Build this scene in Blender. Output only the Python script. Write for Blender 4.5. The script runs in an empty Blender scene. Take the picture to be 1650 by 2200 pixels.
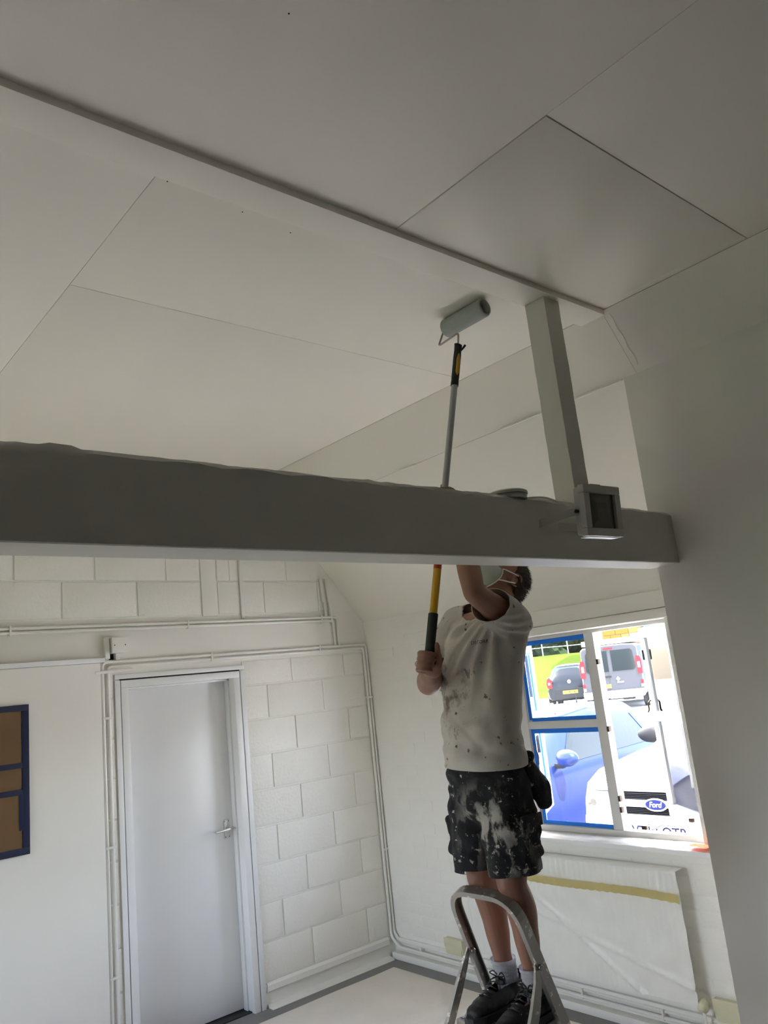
import bpy, bmesh, math, random
import numpy as np
from mathutils import Vector, Matrix, noise

# ------------------------------------------------------------ camera, sky, sun, exposure
S = bpy.context.scene
COL = S.collection
yaw, pit, rol = math.radians(48.5765), math.radians(12.2025), math.radians(-6.2021)
CAMZ = 1.89
fw = Vector((math.cos(yaw)*math.cos(pit), math.sin(yaw)*math.cos(pit), math.sin(pit)))
rt = fw.cross(Vector((0, 0, 1))).normalized()
up = rt.cross(fw)
rt2 = rt*math.cos(rol) + up*math.sin(rol)
up2 = rt2.cross(fw)
cam_d = bpy.data.cameras.new('camera')
cam = bpy.data.objects.new('camera', cam_d)
COL.objects.link(cam)
cam.matrix_world = Matrix(((rt2.x, up2.x, -fw.x, 0), (rt2.y, up2.y, -fw.y, 0), (rt2.z, up2.z, -fw.z, CAMZ), (0, 0, 0, 1)))
cam_d.sensor_fit = 'HORIZONTAL'
cam_d.sensor_width = 36
cam_d.lens = 36*1690.4/1650
cam_d.clip_start = 0.05
cam_d.clip_end = 300
S.camera = cam

SKY, SUN, EXPO = 1.15, 9.0, 1.92
w = bpy.data.worlds.new('sky')
S.world = w
w.use_nodes = True
nt = w.node_tree
bgn = nt.nodes['Background']
sky = nt.nodes.new('ShaderNodeTexSky')
sky.sky_type = 'NISHITA'
sky.sun_disc = False
sky.sun_elevation = math.radians(55)
sky.sun_rotation = math.radians(10)
sky.dust_density = 3.0
sky.air_density = 1.0
hs = nt.nodes.new('ShaderNodeHueSaturation')
hs.inputs['Saturation'].default_value = 0.6
nt.links.new(sky.outputs[0], hs.inputs['Color'])
nt.links.new(hs.outputs[0], bgn.inputs[0])
bgn.inputs[1].default_value = SKY
sd = bpy.data.lights.new('sun', 'SUN')
sd.energy = SUN
sd.angle = math.radians(1.2)
sd.color = (1, 0.96, 0.9)
so = bpy.data.objects.new('sun', sd)
COL.objects.link(so)
so.rotation_euler = Vector((0.05, -0.5, 0.86)).to_track_quat('Z', 'Y').to_euler()
so.location = (4, 0, 8)
S.view_settings.view_transform = 'Standard'
S.view_settings.look = 'None'
S.view_settings.gamma = 1
S.view_settings.use_curve_mapping = False
S.view_settings.exposure = EXPO
S.cycles.use_denoising = True
S.cycles.max_bounces = 12
S.cycles.diffuse_bounces = 8
S.cycles.transparent_max_bounces = 16
S.cycles.sample_clamp_indirect = 8
S.cycles.caustics_reflective = False
S.cycles.caustics_refractive = False
pl2 = bpy.data.lights.new('window_portal', 'AREA')
pl2.shape = 'RECTANGLE'; pl2.size, pl2.size_y = 1.6, 1.4; pl2.cycles.is_portal = True
po2 = bpy.data.objects.new('window_portal', pl2); COL.objects.link(po2)
po2.location = (-1.82, 3.7, 1.525)
po2.rotation_euler = Vector((-1, 0, 0)).to_track_quat('Z', 'Y').to_euler()
pl = bpy.data.lights.new('window_portal', 'AREA')
pl.shape = 'RECTANGLE'
pl.size, pl.size_y = 1.8, 1.2
pl.cycles.is_portal = True
po = bpy.data.objects.new('window_portal', pl)
COL.objects.link(po)
po.location = (4.10, 3.1, 1.5)
po.rotation_euler = Vector((1, 0, 0)).to_track_quat('Z', 'Y').to_euler()

# ------------------------------------------------------------ helpers
rnd = random.Random(4)
PI = math.pi

def mat(name, col, rough=0.6, metal=0.0, bump=0.0, bscale=40, var=0.0, vscale=6, emis=None, spec=0.5, sheen=0):
    m = bpy.data.materials.new(name)
    m.use_nodes = True
    n = m.node_tree
    b = n.nodes['Principled BSDF']
    c = (col[0], col[1], col[2], 1)
    b.inputs['Base Color'].default_value = c
    b.inputs['Roughness'].default_value = rough
    b.inputs['Metallic'].default_value = metal
    b.inputs['Specular IOR Level'].default_value = spec
    tc = n.nodes.new('ShaderNodeTexCoord')
    if var:
        t = n.nodes.new('ShaderNodeTexNoise')
        t.inputs['Scale'].default_value = vscale
        t.inputs['Detail'].default_value = 6
        n.links.new(tc.outputs['Object'], t.inputs['Vector'])
        r = n.nodes.new('ShaderNodeMix')
        r.data_type = 'RGBA'
        r.inputs[6].default_value = tuple(max(0, x*(1-var)) for x in col)+(1,)
        r.inputs[7].default_value = tuple(min(1, x*(1+var*.6)) for x in col)+(1,)
        n.links.new(t.outputs[0], r.inputs[0])
        n.links.new(r.outputs[2], b.inputs['Base Color'])
    if bump:
        t = n.nodes.new('ShaderNodeTexNoise')
        t.inputs['Scale'].default_value = bscale
        t.inputs['Detail'].default_value = 5
        n.links.new(tc.outputs['Object'], t.inputs['Vector'])
        bp = n.nodes.new('ShaderNodeBump')
        bp.inputs['Strength'].default_value = bump
        bp.inputs['Distance'].default_value = 0.01
        n.links.new(t.outputs[0], bp.inputs['Height'])
        n.links.new(bp.outputs[0], b.inputs['Normal'])
    return m

def splat(m, col, scale, lo, hi, stretch=(1, 1, 1), mask=None, rough=None):
    """blots of another paint over the material's base colour"""
    n = m.node_tree
    b = n.nodes['Principled BSDF']
    tc = n.nodes.new('ShaderNodeTexCoord')
    mp = n.nodes.new('ShaderNodeMapping')
    mp.inputs['Scale'].default_value = stretch
    n.links.new(tc.outputs['Object'], mp.inputs[0])
    t = n.nodes.new('ShaderNodeTexNoise')
    t.inputs['Scale'].default_value = scale
    t.inputs['Detail'].default_value = 4
    t.inputs['Roughness'].default_value = 0.6
    n.links.new(mp.outputs[0], t.inputs['Vector'])
    mr = n.nodes.new('ShaderNodeMapRange')
    mr.inputs[1].default_value = lo
    mr.inputs[2].default_value = hi
    n.links.new(t.outputs[0], mr.inputs[0])
    fac = mr.outputs[0]
    if mask:      # (centre, radius): the blots crowd round one spot
        d = n.nodes.new('ShaderNodeVectorMath'); d.operation = 'DISTANCE'
        n.links.new(tc.outputs['Object'], d.inputs[0])
        d.inputs[1].default_value = mask[0]
        m2 = n.nodes.new('ShaderNodeMapRange')
        m2.inputs[1].default_value = mask[1]
        m2.inputs[2].default_value = mask[1]*.4
        n.links.new(d.outputs['Value'], m2.inputs[0])
        mu = n.nodes.new('ShaderNodeMath'); mu.operation = 'MULTIPLY'
        n.links.new(fac, mu.inputs[0]); n.links.new(m2.outputs[0], mu.inputs[1])
        fac = mu.outputs[0]
    mx = n.nodes.new('ShaderNodeMix'); mx.data_type = 'RGBA'
    inp = b.inputs['Base Color']
    if inp.is_linked:
        n.links.new(inp.links[0].from_socket, mx.inputs[6])
    else:
        mx.inputs[6].default_value = inp.default_value
    mx.inputs[7].default_value = (*col, 1)
    n.links.new(fac, mx.inputs[0])
    n.links.new(mx.outputs[2], inp)

def glassmat(name, tint=(1, 1, 1), refl=1.0):
    m = bpy.data.materials.new(name); m.use_nodes = True
    n = m.node_tree; n.nodes.clear()
    o = n.nodes.new('ShaderNodeOutputMaterial')
    t = n.nodes.new('ShaderNodeBsdfTransparent'); t.inputs[0].default_value = (*tint, 1)
    g = n.nodes.new('ShaderNodeBsdfGlossy'); g.inputs['Roughness'].default_value = 0.02
    f = n.nodes.new('ShaderNodeFresnel'); f.inputs[0].default_value = 1.45
    x = n.nodes.new('ShaderNodeMixShader')
    n.links.new(f.outputs[0], x.inputs[0]); n.links.new(t.outputs[0], x.inputs[1]); n.links.new(g.outputs[0], x.inputs[2])
    n.links.new(x.outputs[0], o.inputs[0])
    return m

def put(name, bm, m=None, parent=None, smooth=False, mods=None):
    bmesh.ops.recalc_face_normals(bm, faces=bm.faces[:])
    me = bpy.data.meshes.new(name)
    bm.to_mesh(me); bm.free()
    if smooth:
        for p in me.polygons: p.use_smooth = True
        if smooth != 'all':
            try: me.set_sharp_from_angle(angle=math.radians(35))
            except Exception: pass
    if m: me.materials.append(m)
    o = bpy.data.objects.new(name, me)
    COL.objects.link(o)
    if parent: o.parent = parent
    return o

def tag(o, label=None, cat=None, group=None, kind=None):
    if label: o['label'] = label
    if cat: o['category'] = cat
    if group: o['group'] = group
    if kind: o['kind'] = kind
    return o

def empty(name, loc=(0, 0, 0), rz=0):
    o = bpy.data.objects.new(name, None)
    o.empty_display_size = 0.1
    COL.objects.link(o)
    o.location = loc; o.rotation_euler = (0, 0, rz)
    return o

def box(bm, x0, x1, y0, y1, z0, z1, M=None, bev=0):
    vs = [bm.verts.new((x, y, z)) for x in (x0, x1) for y in (y0, y1) for z in (z0, z1)]
    fs = [bm.faces.new([vs[i] for i in q]) for q in ((0, 1, 3, 2), (4, 6, 7, 5), (0, 4, 5, 1), (2, 3, 7, 6), (0, 2, 6, 4), (1, 5, 7, 3))]
    if bev:
        es = {e for f in fs for e in f.edges}
        r = bmesh.ops.bevel(bm, geom=list(es), offset=bev, segments=2, affect='EDGES', profile=0.6)
        vs = list({v for f in r['faces'] for v in f.verts} | {v for v in vs if v.is_valid})
    if M is not None:
        bmesh.ops.transform(bm, matrix=M, verts=[v for v in vs if v.is_valid])
    return vs

def bx(name, x0, x1, y0, y1, z0, z1, m, parent=None, bev=0, M=None):
    bm = bmesh.new(); box(bm, x0, x1, y0, y1, z0, z1, M, bev)
    return put(name, bm, m, parent, smooth=bool(bev))

def frame_at(pts, i):
    a = pts[max(i-1, 0)]; b = pts[min(i+1, len(pts)-1)]
    return (b-a).normalized()

def sweep(bm, pts, prof, upv=(0, 0, 1), scales=None, cap=True):
    """sweep closed 2D profile (list of (u,v)) along pts; u along side, v along up"""
    pts = [Vector(p) for p in pts]
    rings = []
    side = None
    for i, p in enumerate(pts):
        t = frame_at(pts, i)
        if side is None:
            u = Vector(upv)
            if abs(t.dot(u)) > .98: u = Vector((1, 0, 0))
            side = t.cross(u).normalized()
        else:
            side = (side - t*side.dot(t)).normalized()
        nu = side.cross(t).normalized()
        s = scales[i] if scales is not None else 1
        if not isinstance(s, (tuple, list)): s = (s, s)
        rings.append([bm.verts.new(p + side*a*s[0] + nu*b*s[1]) for a, b in prof])
    n = len(prof)
    for i in range(len(rings)-1):
        for j in range(n):
            bm.faces.new((rings[i][j], rings[i][(j+1) % n], rings[i+1][(j+1) % n], rings[i+1][j]))
    if cap:
        bm.faces.new(rings[0][::-1]); bm.faces.new(rings[-1])
    return rings

def circ(n, r=1): return [(r*math.cos(2*PI*i/n), r*math.sin(2*PI*i/n)) for i in range(n)]

def rounded(pts, r, seg=5):
    """round the corners of a polyline"""
    pts = [Vector(p) for p in pts]
    out = [pts[0]]
    for i in range(1, len(pts)-1):
        a, b, c = pts[i-1], pts[i], pts[i+1]
        d1, d2 = (a-b), (c-b)
        k = min(r, d1.length*.45, d2.length*.45)
        p1, p2 = b+d1.normalized()*k, b+d2.normalized()*k
        for j in range(seg+1):
            t = j/seg
            out.append((1-t)**2*p1 + 2*t*(1-t)*b + t*t*p2)
    out.append(pts[-1])
    return out

def tube(name, pts, r, m, parent=None, n=10, bend=0.03, seg=5):
    bm = bmesh.new()
    sweep(bm, rounded(pts, bend, seg) if bend else pts, circ(n, r))
    return put(name, bm, m, parent, smooth=True)

def lathe(bm, prof, c=(0, 0, 0), n=24, M=None):
    rings = []
    for r, z in prof:
        rings.append([bm.verts.new((r*math.cos(2*PI*i/n), r*math.sin(2*PI*i/n), z)) for i in range(n)])
    for a, b in zip(rings, rings[1:]):
        for j in range(n): bm.faces.new((a[j], a[(j+1) % n], b[(j+1) % n], b[j]))
    bm.faces.new(rings[0][::-1]); bm.faces.new(rings[-1])
    vs = [v for r in rings for v in r]
    T = Matrix.Translation(c) @ (M if M is not None else Matrix())
    bmesh.ops.transform(bm, matrix=T, verts=vs)

def copy_tree(o, parent=None):
    c = o.copy(); COL.objects.link(c)
    if parent: c.parent = parent
    for ch in list(o.children): copy_tree(ch, c)
    return c

def text_mesh(name, s, size, m, M, parent=None, ext=0.001, bold=0):
    cu = bpy.data.curves.new(name, 'FONT')
    cu.body = s; cu.size = size; cu.extrude = ext; cu.align_x = 'CENTER'; cu.align_y = 'CENTER'
    cu.offset = bold
    t = bpy.data.objects.new(name, cu); COL.objects.link(t)
    dg = bpy.context.evaluated_depsgraph_get(); dg.update()
    me = bpy.data.meshes.new_from_object(t.evaluated_get(dg))
    bpy.data.objects.remove(t)
    me.transform(M)
    me.materials.clear(); me.materials.append(m)
    o = bpy.data.objects.new(name, me); COL.objects.link(o)
    if parent: o.parent = parent
    return o

def basis(origin, xa, ya, za):
    xa, ya, za = Vector(xa), Vector(ya), Vector(za)
    return Matrix(((xa.x, ya.x, za.x, origin[0]), (xa.y, ya.y, za.y, origin[1]), (xa.z, ya.z, za.z, origin[2]), (0, 0, 0, 1)))

# ------------------------------------------------------------ materials
WP = (0.84, 0.825, 0.775)
M_wall = mat('white_masonry_paint', WP, 0.55, bump=0.25, bscale=45, var=0.03, vscale=2)
M_block = mat('white_painted_block', (0.84, 0.825, 0.775), 0.5, bump=0.35, bscale=55, var=0.03, vscale=3)
M_plaster = mat('white_plaster_paint', (0.82, 0.80, 0.75), 0.65, bump=0.08, bscale=14, var=0.05, vscale=1.6)
M_ceil = mat('white_ceiling_paint', (0.84, 0.80, 0.735), 0.5, bump=0.08, bscale=8, var=0.05, vscale=1.1)
M_ridge = mat('white_filler', (0.8, 0.78, 0.74), 0.4)
M_gloss = mat('white_gloss_wood', (0.82, 0.825, 0.83), 0.22, bump=0.02, bscale=30)
M_pipe = mat('white_painted_pipe', (0.80, 0.785, 0.74), 0.3)
M_dark = mat('dark_gap', (0.02, 0.02, 0.02), 0.8)
M_black = mat('black_plastic', (0.015, 0.016, 0.016), 0.4)
M_sheetfloor = mat('cotton_dust_sheet', (0.74, 0.69, 0.62), 0.9, bump=0.3, bscale=20, var=0.12, vscale=4)
splat(M_sheetfloor, (0.85, 0.84, 0.8), 60, 0.70, 0.72)
M_floor = mat('grey_floor_paint', (0.22, 0.215, 0.21), 0.6, bump=0.1, var=0.15, vscale=5)
M_steel = mat('white_steel_frame', (0.62, 0.61, 0.59), 0.35)
M_glass = glassmat('window_glass')
M_blue = mat('blue_masking_tape', (0.0, 0.19, 0.80), 0.6, var=0.1, vscale=20)
M_navy = mat('navy_masking_tape', (0.002, 0.008, 0.045), 0.6)
M_brown = mat('brown_paper', (0.16, 0.088, 0.036), 0.75, bump=0.3, bscale=6, var=0.12, vscale=7)
M_plastic = mat('plastic_sheet', (0.80, 0.80, 0.76), 0.35, bump=0.2, bscale=12, var=0.06, vscale=12)
M_yellow = mat('yellow_tape', (0.76, 0.67, 0.34), 0.6, var=0.06)
M_cream = mat('cream_box', (0.66, 0.63, 0.44), 0.5, var=0.06)
M_orange = mat('orange_card', (0.85, 0.25, 0.05), 0.6)
M_paper = mat('white_lining_paper', (0.82, 0.80, 0.76), 0.7, bump=0.2, bscale=9)

# ------------------------------------------------------------ the shell
H, XB, YA, XC, YC = 3.43, 3.865, 4.763, 3.22, 1.85
XE = 3.01            # where flat ceiling meets slope
def struct(o): o['kind'] = 'structure'; return o

# floor
struct(bx('floor', -1.8, 4.0, -3.2, 5.0, -0.12, 0.0, M_floor))
M_dimwall = mat('dark_unseen_wall', (0.16, 0.15, 0.14), .9, bump=.3)  # unseen near walls given a dark colour to dim the near side
# ceiling: plasterboard sheets with fine open joints under a backing slab
RX0, RX1, RY0, RY1 = -.75, -.05, 2.0, 3.0        # unseen rooflight added left of the frame to brighten the room
bm = bmesh.new()
for a in ((-3.2, RX0, -3.2, 5.0), (RX1, XE+.12, -3.2, 5.0), (RX0, RX1, -3.2, RY0), (RX0, RX1, RY1, 5.0)): box(bm, a[0], a[1], a[2], a[3], H+.010, H+.12)
ceil = struct(put('ceiling', bm, M_ceil))
w3 = struct(empty('added_rooflight', ((RX0+RX1)/2, (RY0+RY1)/2, H+.1)))
for a in ((-.35, -.31, -.5, .5), (.31, .35, -.5, .5), (-.31, .31, -.5, -.46), (-.31, .31, .46, .5)): bx('window_frame', a[0], a[1], a[2], a[3], -.03, .04, M_steel, w3)
bx('pane', -.31, .31, -.46, .46, .0, .004, M_glass, w3)
g = 0.0009
def board(x0, x1, y0, y1, z=H, bev=.0015):
    bx('plasterboard', x0+g, x1-g, y0+g, y1-g, z, z+.011, M_ceil, ceil, bev=bev)
board(RX1, 0.94, 1.83, 5.0); board(-3.2, RX0, 1.83, 5.0); board(RX0, RX1, 1.83, RY0); board(RX0, RX1, RY1, 5.0)
board(0.94, XE, 1.83, 2.66); board(.94, XE, 2.66, 5.0)
board(-3.2, -0.06, -3.2, 1.83); board(-.06, 1.754, -3.2, 1.83)
board(1.754, 2.965, 1.10, 1.83, H-.003); board(1.754, XE, -3.2, 1.10); board(2.965, XE, 1.10, 1.83)
# a few nail heads pressed through the paint
bm = bmesh.new()
from_list = [(0.35, 1.15), (.95, 1.22), (.98, 1.93), (1.25, 1.95), (1.45, 1.97), (2.15, 1.25), (2.35, 1.33), (2.5, 1.18), (0.6, 2.7)]
for x, y in from_list: lathe(bm, [(.0024, 0), (.002, -.0012)], (x, y, H), 8)
put('nail_head', bm, M_dark, ceil)['kind'] = 'stuff'
# sloping ceiling
sl = 1.25
def slope_prism(y0, y1, t0, t1, off=0.0, th=.1, name='x', m=M_ceil, parent=None, gg=g):
    # t: 0 at wall_right head, 1 at the flat ceiling
    bm = bmesh.new()
    def P(t, y, d):
        x = XB-(XB-XE)*t; z = 2.36+(H-2.36)*t
        n = Vector((sl, 0, 1)).normalized()
        return bm.verts.new(Vector((x, y, z))+n*d)
    v = [P(t, y, d) for t in (t0+gg, t1-gg) for y in (y0+gg, y1-gg) for d in (off, off+th)]
    for q in ((0, 1, 3, 2), (4, 6, 7, 5), (0, 4, 5, 1), (2, 3, 7, 6), (0, 2, 6, 4), (1, 5, 7, 3)): bm.faces.new([v[i] for i in q])
    return put(name, bm, m, parent)
cs = struct(slope_prism(-3.2, 5.0, -0.02, 1.10, off=.010, th=.1, name='ceiling_slope'))
slope_prism(1.78, 5.0, 0, .752, name='plasterboard', th=.009, parent=cs, gg=.0006)
slope_prism(1.78, 5.0, .752, 1.0, name='plasterboard', th=.009, parent=cs, gg=.0006)
slope_prism(-3.2, 1.78, 0.0, 1.0, name='plasterboard', th=.009, parent=cs)
# proud filler ridge along the joint of the slope
def slope_pt(t, y, d=0):
    n = Vector((sl, 0, 1)).normalized()
    return Vector((XB-(XB-XE)*t, y, 2.36+(H-2.36)*t))-n*d
for y0, y1 in ((1.86, 2.12), (2.36, 2.62), (3.32, 3.46)):
    bm = bmesh.new()
    sweep(bm, [slope_pt(.752, y0+(y1-y0)*k/8, .001+.003*math.sin(PI*k/8)) for k in range(9)], [(-.006, -.004), (.006, -.004), (.005, .003), (0, .004), (-.005, .003)])
    put('filler_ridge', bm, M_ridge, cs)
# filled tape seam running down the slope by the trim end
bm = bmesh.new()
sweep(bm, [slope_pt(.98-.2*k/10, 1.752-.004*math.sin(k*1.7), .0) for k in range(11)], [(-.003, -.0015), (.003, -.0015), (.002, .001), (-.002, .001)])
put('filler_seam', bm, M_ridge, cs)

# wall_right (window wall)
OY0, OY1, OZ0, OZ1 = 2.24, 3.98, 0.915, 2.07
TX = 4.115
wr = struct(empty('wall_right', (XB, 3, 0)))
def wpart(x0, x1, y0, y1, z0, z1):
    bm = bmesh.new(); box(bm, x0, x1, y0, y1, z0, z1)
    o = put('wall_section', bm, M_wall, wr); o.location = (-XB, -3, 0); return o
wpart(XB, TX, OY1, 5.0, 0, 2.50); wpart(XB, TX, 1.75, OY0, 0, 2.50)
wpart(XB, TX, OY0, OY1, 0, OZ0); wpart(XB, TX, OY0, OY1, OZ1, 2.50)
wpart(XB+.1, TX, -3.2, 1.75, 0, 2.50)
# painted bricks of the wall under and beside the window
proto = None
for r in range(28):
    z = 0.16+r*0.0765
    off = 0.1175 if r % 2 else 0
    for k in range(14):
        y0 = 1.86+off+k*0.2350-.1175; y1 = y0+.226
        if y1 > 4.72: continue
        y0 = max(y0, 1.86)
        if y1-y0 < .05: continue
        zt = z+.0685
        if zt > OZ0-.02 and z < OZ1+.17 and y1 > OY0-.03 and y0 < OY1+.0: continue
        if zt > 2.25: continue
        if .23 < z < .76 and 2.44 < y0 and y1 < 3.84: continue       # hidden behind the radiator
        if z > 1.3 and y0 > 4.0 and (r+k) % 3: continue                # worn flat under plaster there
        if r > 10 and y1 < 2.2: continue                                # never in view
        if proto is None or abs((y1-y0)-.226) > 1e-4:
            o = bx('brick', -.0016, .004, -(y1-y0)/2, (y1-y0)/2, -.034, .034, M_wall, wr, bev=.0012)
            if abs((y1-y0)-.226) < 1e-4: proto = o
        else:
            o = proto.copy(); COL.objects.link(o)
        o.location = (rnd.uniform(-.0008, .0010), (y0+y1)/2-3, z+.034)
# wall_partition: boxed wall standing forward of the window wall
struct(bx('wall_partition', XC, XC+.12, -3.2, YC, 0, 3.4, M_plaster))
wp2 = struct(bx('wall_partition_return', XC+.12, XB+.05, YC-.1, YC, 0, 3.3, M_plaster))
wl = struct(empty('wall_left', (-1.7, 0, 0)))
for a in ((-3.2, 2.9, 0, H+.1), (4.5, 5.0, 0, H+.1), (2.9, 4.5, 0, .85), (2.9, 4.5, 2.2, H+.1)):
    bx('wall_section', -.1, 0, a[0], a[1], a[2], a[3], M_dimwall if a[0] < -3 else M_plaster, wl)
w2 = struct(empty('added_window', (-1.75, 3.7, .85)))  # unseen window added in the left wall to raise the indoor brightness
for a in ((-.8, -.75, .05, 1.3), (.75, .8, .05, 1.3), (-.03, .03, .05, 1.3), (-.8, .8, 0, .05), (-.8, .8, 1.3, 1.35)):
    bx('window_frame', -.025, .025, a[0], a[1], a[2], a[3], M_steel, w2, bev=.003)
for a in ((-.75, -.03), (.03, .75)): bx('pane', -.002, .002, a[0], a[1], .05, 1.3, M_glass, w2)
struct(bx('wall_rear', -1.8, XC, -3.3, -3.2, 0, H+.1, M_dimwall))

# wall_back (block wall with door)
DX0, DX1, DZ = 1.93, 2.745, 2.08
wb = struct(empty('wall_back', (0, YA, 0)))
def apart(name, x0, x1, y0, y1, z0, z1, m=M_wall, bev=0):
    o = bx(name, x0, x1, y0-YA, y1-YA, z0, z1, m, wb, bev=bev); return o
apart('wall_section', -3.2, DX0, YA, YA+.22, 0, 3.45); apart('wall_section', DX1, 4.0, YA, YA+.22, 0, 3.45)
apart('wall_section', DX0, DX1, YA, YA+.22, DZ, 3.45)
apart('wall_section', -3.2, 4.0, YA+.22, YA+.3, 0, 3.45)
def block(x0, x1, z0, z1):
    w_ = x1-x0; h_ = z1-z0
    o = bx('block', -w_/2, w_/2, -.0055, .002, -h_/2, h_/2, M_block, wb, bev=.0045)
    o.location = ((x0+x1)/2, rnd.uniform(-.0010, .0008), (z0+z1)/2)
    o.rotation_euler = (0, rnd.uniform(-.002, .002), rnd.uniform(-.0015, .0015))
J = 0.011
for r in range(-1, 14):
    z0 = 0.143+r*0.2285; z1 = z0+.2285
    if r == -1: z0 = 0.09
    if r in (9,): continue                     # smooth band of the concrete lintel
    if r == 10: z0 = 2.455; z1 = 2.683
    if r > 10: z0 = 2.683+(r-11)*.2285; z1 = z0+.2285
    if r == 8: z1 = 2.14
    st = (2.955 if (r % 2 == 1 or r == 8 and False) else 3.165)
    if r == 10: st = 1.589+.465*4-.465*5
    if r == 11: st = 1.324
    x = st-.465*10
    while x < XB:
        a, b = x+J/2, x+.465-J/2
        x += .465
        if b < 1.15: continue
        a = max(a, 1.15); b = min(b, XB-.006)
        segs = [(a, b)]
        holes = []
        if r <= 8: holes = [(0, 1.80), (1.885, 2.77)]
        if r >= 10: holes = [(2.495, 2.625), (2.79, 2.818)]
        if r >= 10:      # slope cuts the wall on this side
            holes.append((XB-(z1-2.36)/sl-.03, 9))
        for h0, h1 in holes:
            new = []
            for (p, q) in segs:
                if q <= h0 or p >= h1: new.append((p, q)); continue
                if p < h0: new.append((p, h0))
                if q > h1: new.append((h1, q))
            segs = new
        for p, q in segs:
            if q-p > .03 and z1 < 3.2: block(p, q, z0+J/2, z1-J/2)
apart('lintel_band', 1.15, 3.79, YA-.004, YA+.01, 2.145, 2.448, M_plaster, bev=.003)
apart('plaster_strip', 2.503, 2.617, YA-.010, YA+.01, 2.449, 3.2, M_plaster, bev=.004)
# boxed-out smooth panel left of the pipes
struct(bx('wall_panel', -1.2, 1.797, YA-.045, YA-.001, 0, 2.185, M_plaster, bev=.006))
struct(bx('trim_1', -1.2, 1.82, YA-.058, YA-.001, 2.186, 2.214, M_gloss, bev=.004))
struct(bx('trim_2', 2.792, 2.816, YA-.020, YA-.0005, 2.425, 3.25, M_pipe, bev=.004))

# skirting fillets
def prism_x(name, prof, x0, x1, m):
    bm = bmesh.new()
    a = [bm.verts.new((x0, y, z)) for y, z in prof]; b = [bm.verts.new((x1, y, z)) for y, z in prof]
    n = len(prof)
    for i in range(n): bm.faces.new((a[i], a[(i+1) % n], b[(i+1) % n], b[i]))
    bm.faces.new(a[::-1]); bm.faces.new(b)
    return put(name, bm, m)
struct(prism_x('baseboard_back', [(YA-.002, .142), (YA-.020, .128), (YA-.022, .096), (YA-.002, .084)], 2.80, 3.80, M_wall))
struct(prism_x('trim_3', [(YA, .0), (YA, .018), (YA-.05, .014), (YA-.06, .0)], 2.80, 3.80, M_wall))
struct(bx('baseboard_right', XB-.055, XB, 1.87, 4.74, 0.0, .045, M_wall, bev=.006))
struct(bx('trim_4', XB-.022, XB, 1.87, 4.74, .11, .135, M_wall, bev=.004))

# beam with ragged plaster top edge
def beam():
    bm = bmesh.new()
    x0, x1, n = -3.0, XC+.005, 260
    prof_n = []
    rings = []
    for i in range(n+1):
        x = x0+(x1-x0)*i/n
        j = .006*noise.noise((x*7, 1, 0))+.004*noise.noise((x*25, 3, 0))
        if .55 < x < .62: j += .008
        jf = .002*noise.noise((x*9, 7, 2))
        jb = .003*noise.noise((x*6, 4, 4))
        yf, yb = 1.743, 1.893
        zt, zb = 2.492, 2.265
        rag = .010*abs(noise.noise((x*5, 8, 1)))+.006*abs(noise.noise((x*22, 8, 4)))
        pts = [(yf+jf, zb+.002), (yf+jf*.5, (zb+zt)/2), (yf, zt-.03), (yf+.001-rag*.4, zt-.016+rag), (yf+.012, zt+j), (yb-.02, zt+j*.5), (yb, zt-.01), (yb+jb, zb), (yb-.004, zb-.001), (yf+.004+jf, zb-.001)]
        rings.append([bm.verts.new((x, a, b)) for a, b in pts])
    m_ = len(rings[0])
    for a, b in zip(rings, rings[1:]):
        for j in range(m_): bm.faces.new((a[j], a[(j+1) % m_], b[(j+1) % m_], b[j]))
    bm.faces.new(rings[0][::-1]); bm.faces.new(rings[-1])
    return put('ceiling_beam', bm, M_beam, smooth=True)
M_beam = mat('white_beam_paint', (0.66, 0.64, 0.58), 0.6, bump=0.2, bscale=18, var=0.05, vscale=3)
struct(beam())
# trim board on the ceiling and the post that carries it
struct(bx('trim_5', -3.2, 3.012, 1.765, 1.895, H-.027, H-.001, M_ceil, bev=.0025))
bm = bmesh.new()
pr = []
for k in range(41):
    z = 2.485+(H-.028-2.485)*k/40
    j = [.0022*noise.noise((z*14, q*3.1, 1)) for q in range(4)]
    pr.append([bm.verts.new(v) for v in ((2.600+j[0], 1.79+j[1], z), (2.700+j[2], 1.79-j[1], z), (2.700+j[3], 1.89, z), (2.600-j[1], 1.89+j[0], z))])
for a, b in zip(pr, pr[1:]):
    for j in range(4): bm.faces.new((a[j], a[(j+1) % 4], b[(j+1) % 4], b[j]))
bm.faces.new(pr[0][::-1]); bm.faces.new(pr[-1])
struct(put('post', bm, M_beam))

# ------------------------------------------------------------ door_1
d1 = struct(empty('door_1', (2.34, YA, 0)))
def dp(name, x0, x1, y0, y1, z0, z1, m=M_gloss, bev=.002, par=None):
    return bx(name, x0-2.34, x1-2.34, y0-YA, y1-YA, z0, z1, m, par or d1, bev=bev)
for a in ((1.892, 1.924, 0, 2.075), (2.750, 2.782, 0, 2.075)): dp('casing', a[0], a[1], YA-.016, YA-.001, a[2], a[3])
dp('casing', 1.892, 2.782, YA-.016, YA-.001, 2.082, 2.110)
dp('frame_gap', 1.924, 2.750, YA-.004, YA+.001, 2.074, 2.083, M_dark, 0)
dp('frame_gap', 1.9235, 1.929, YA-.004, YA+.001, 0.0, 2.075, M_dark, 0)
dp('frame_gap', 2.745, 2.7505, YA-.004, YA+.001, 0.0, 2.075, M_dark, 0)
dp('door_frame', 1.930, 1.975, YA-.014, YA+.15, 0, 2.0298); dp('door_frame', 2.700, 2.744, YA-.014, YA+.15, 0, 2.0298)
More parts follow.
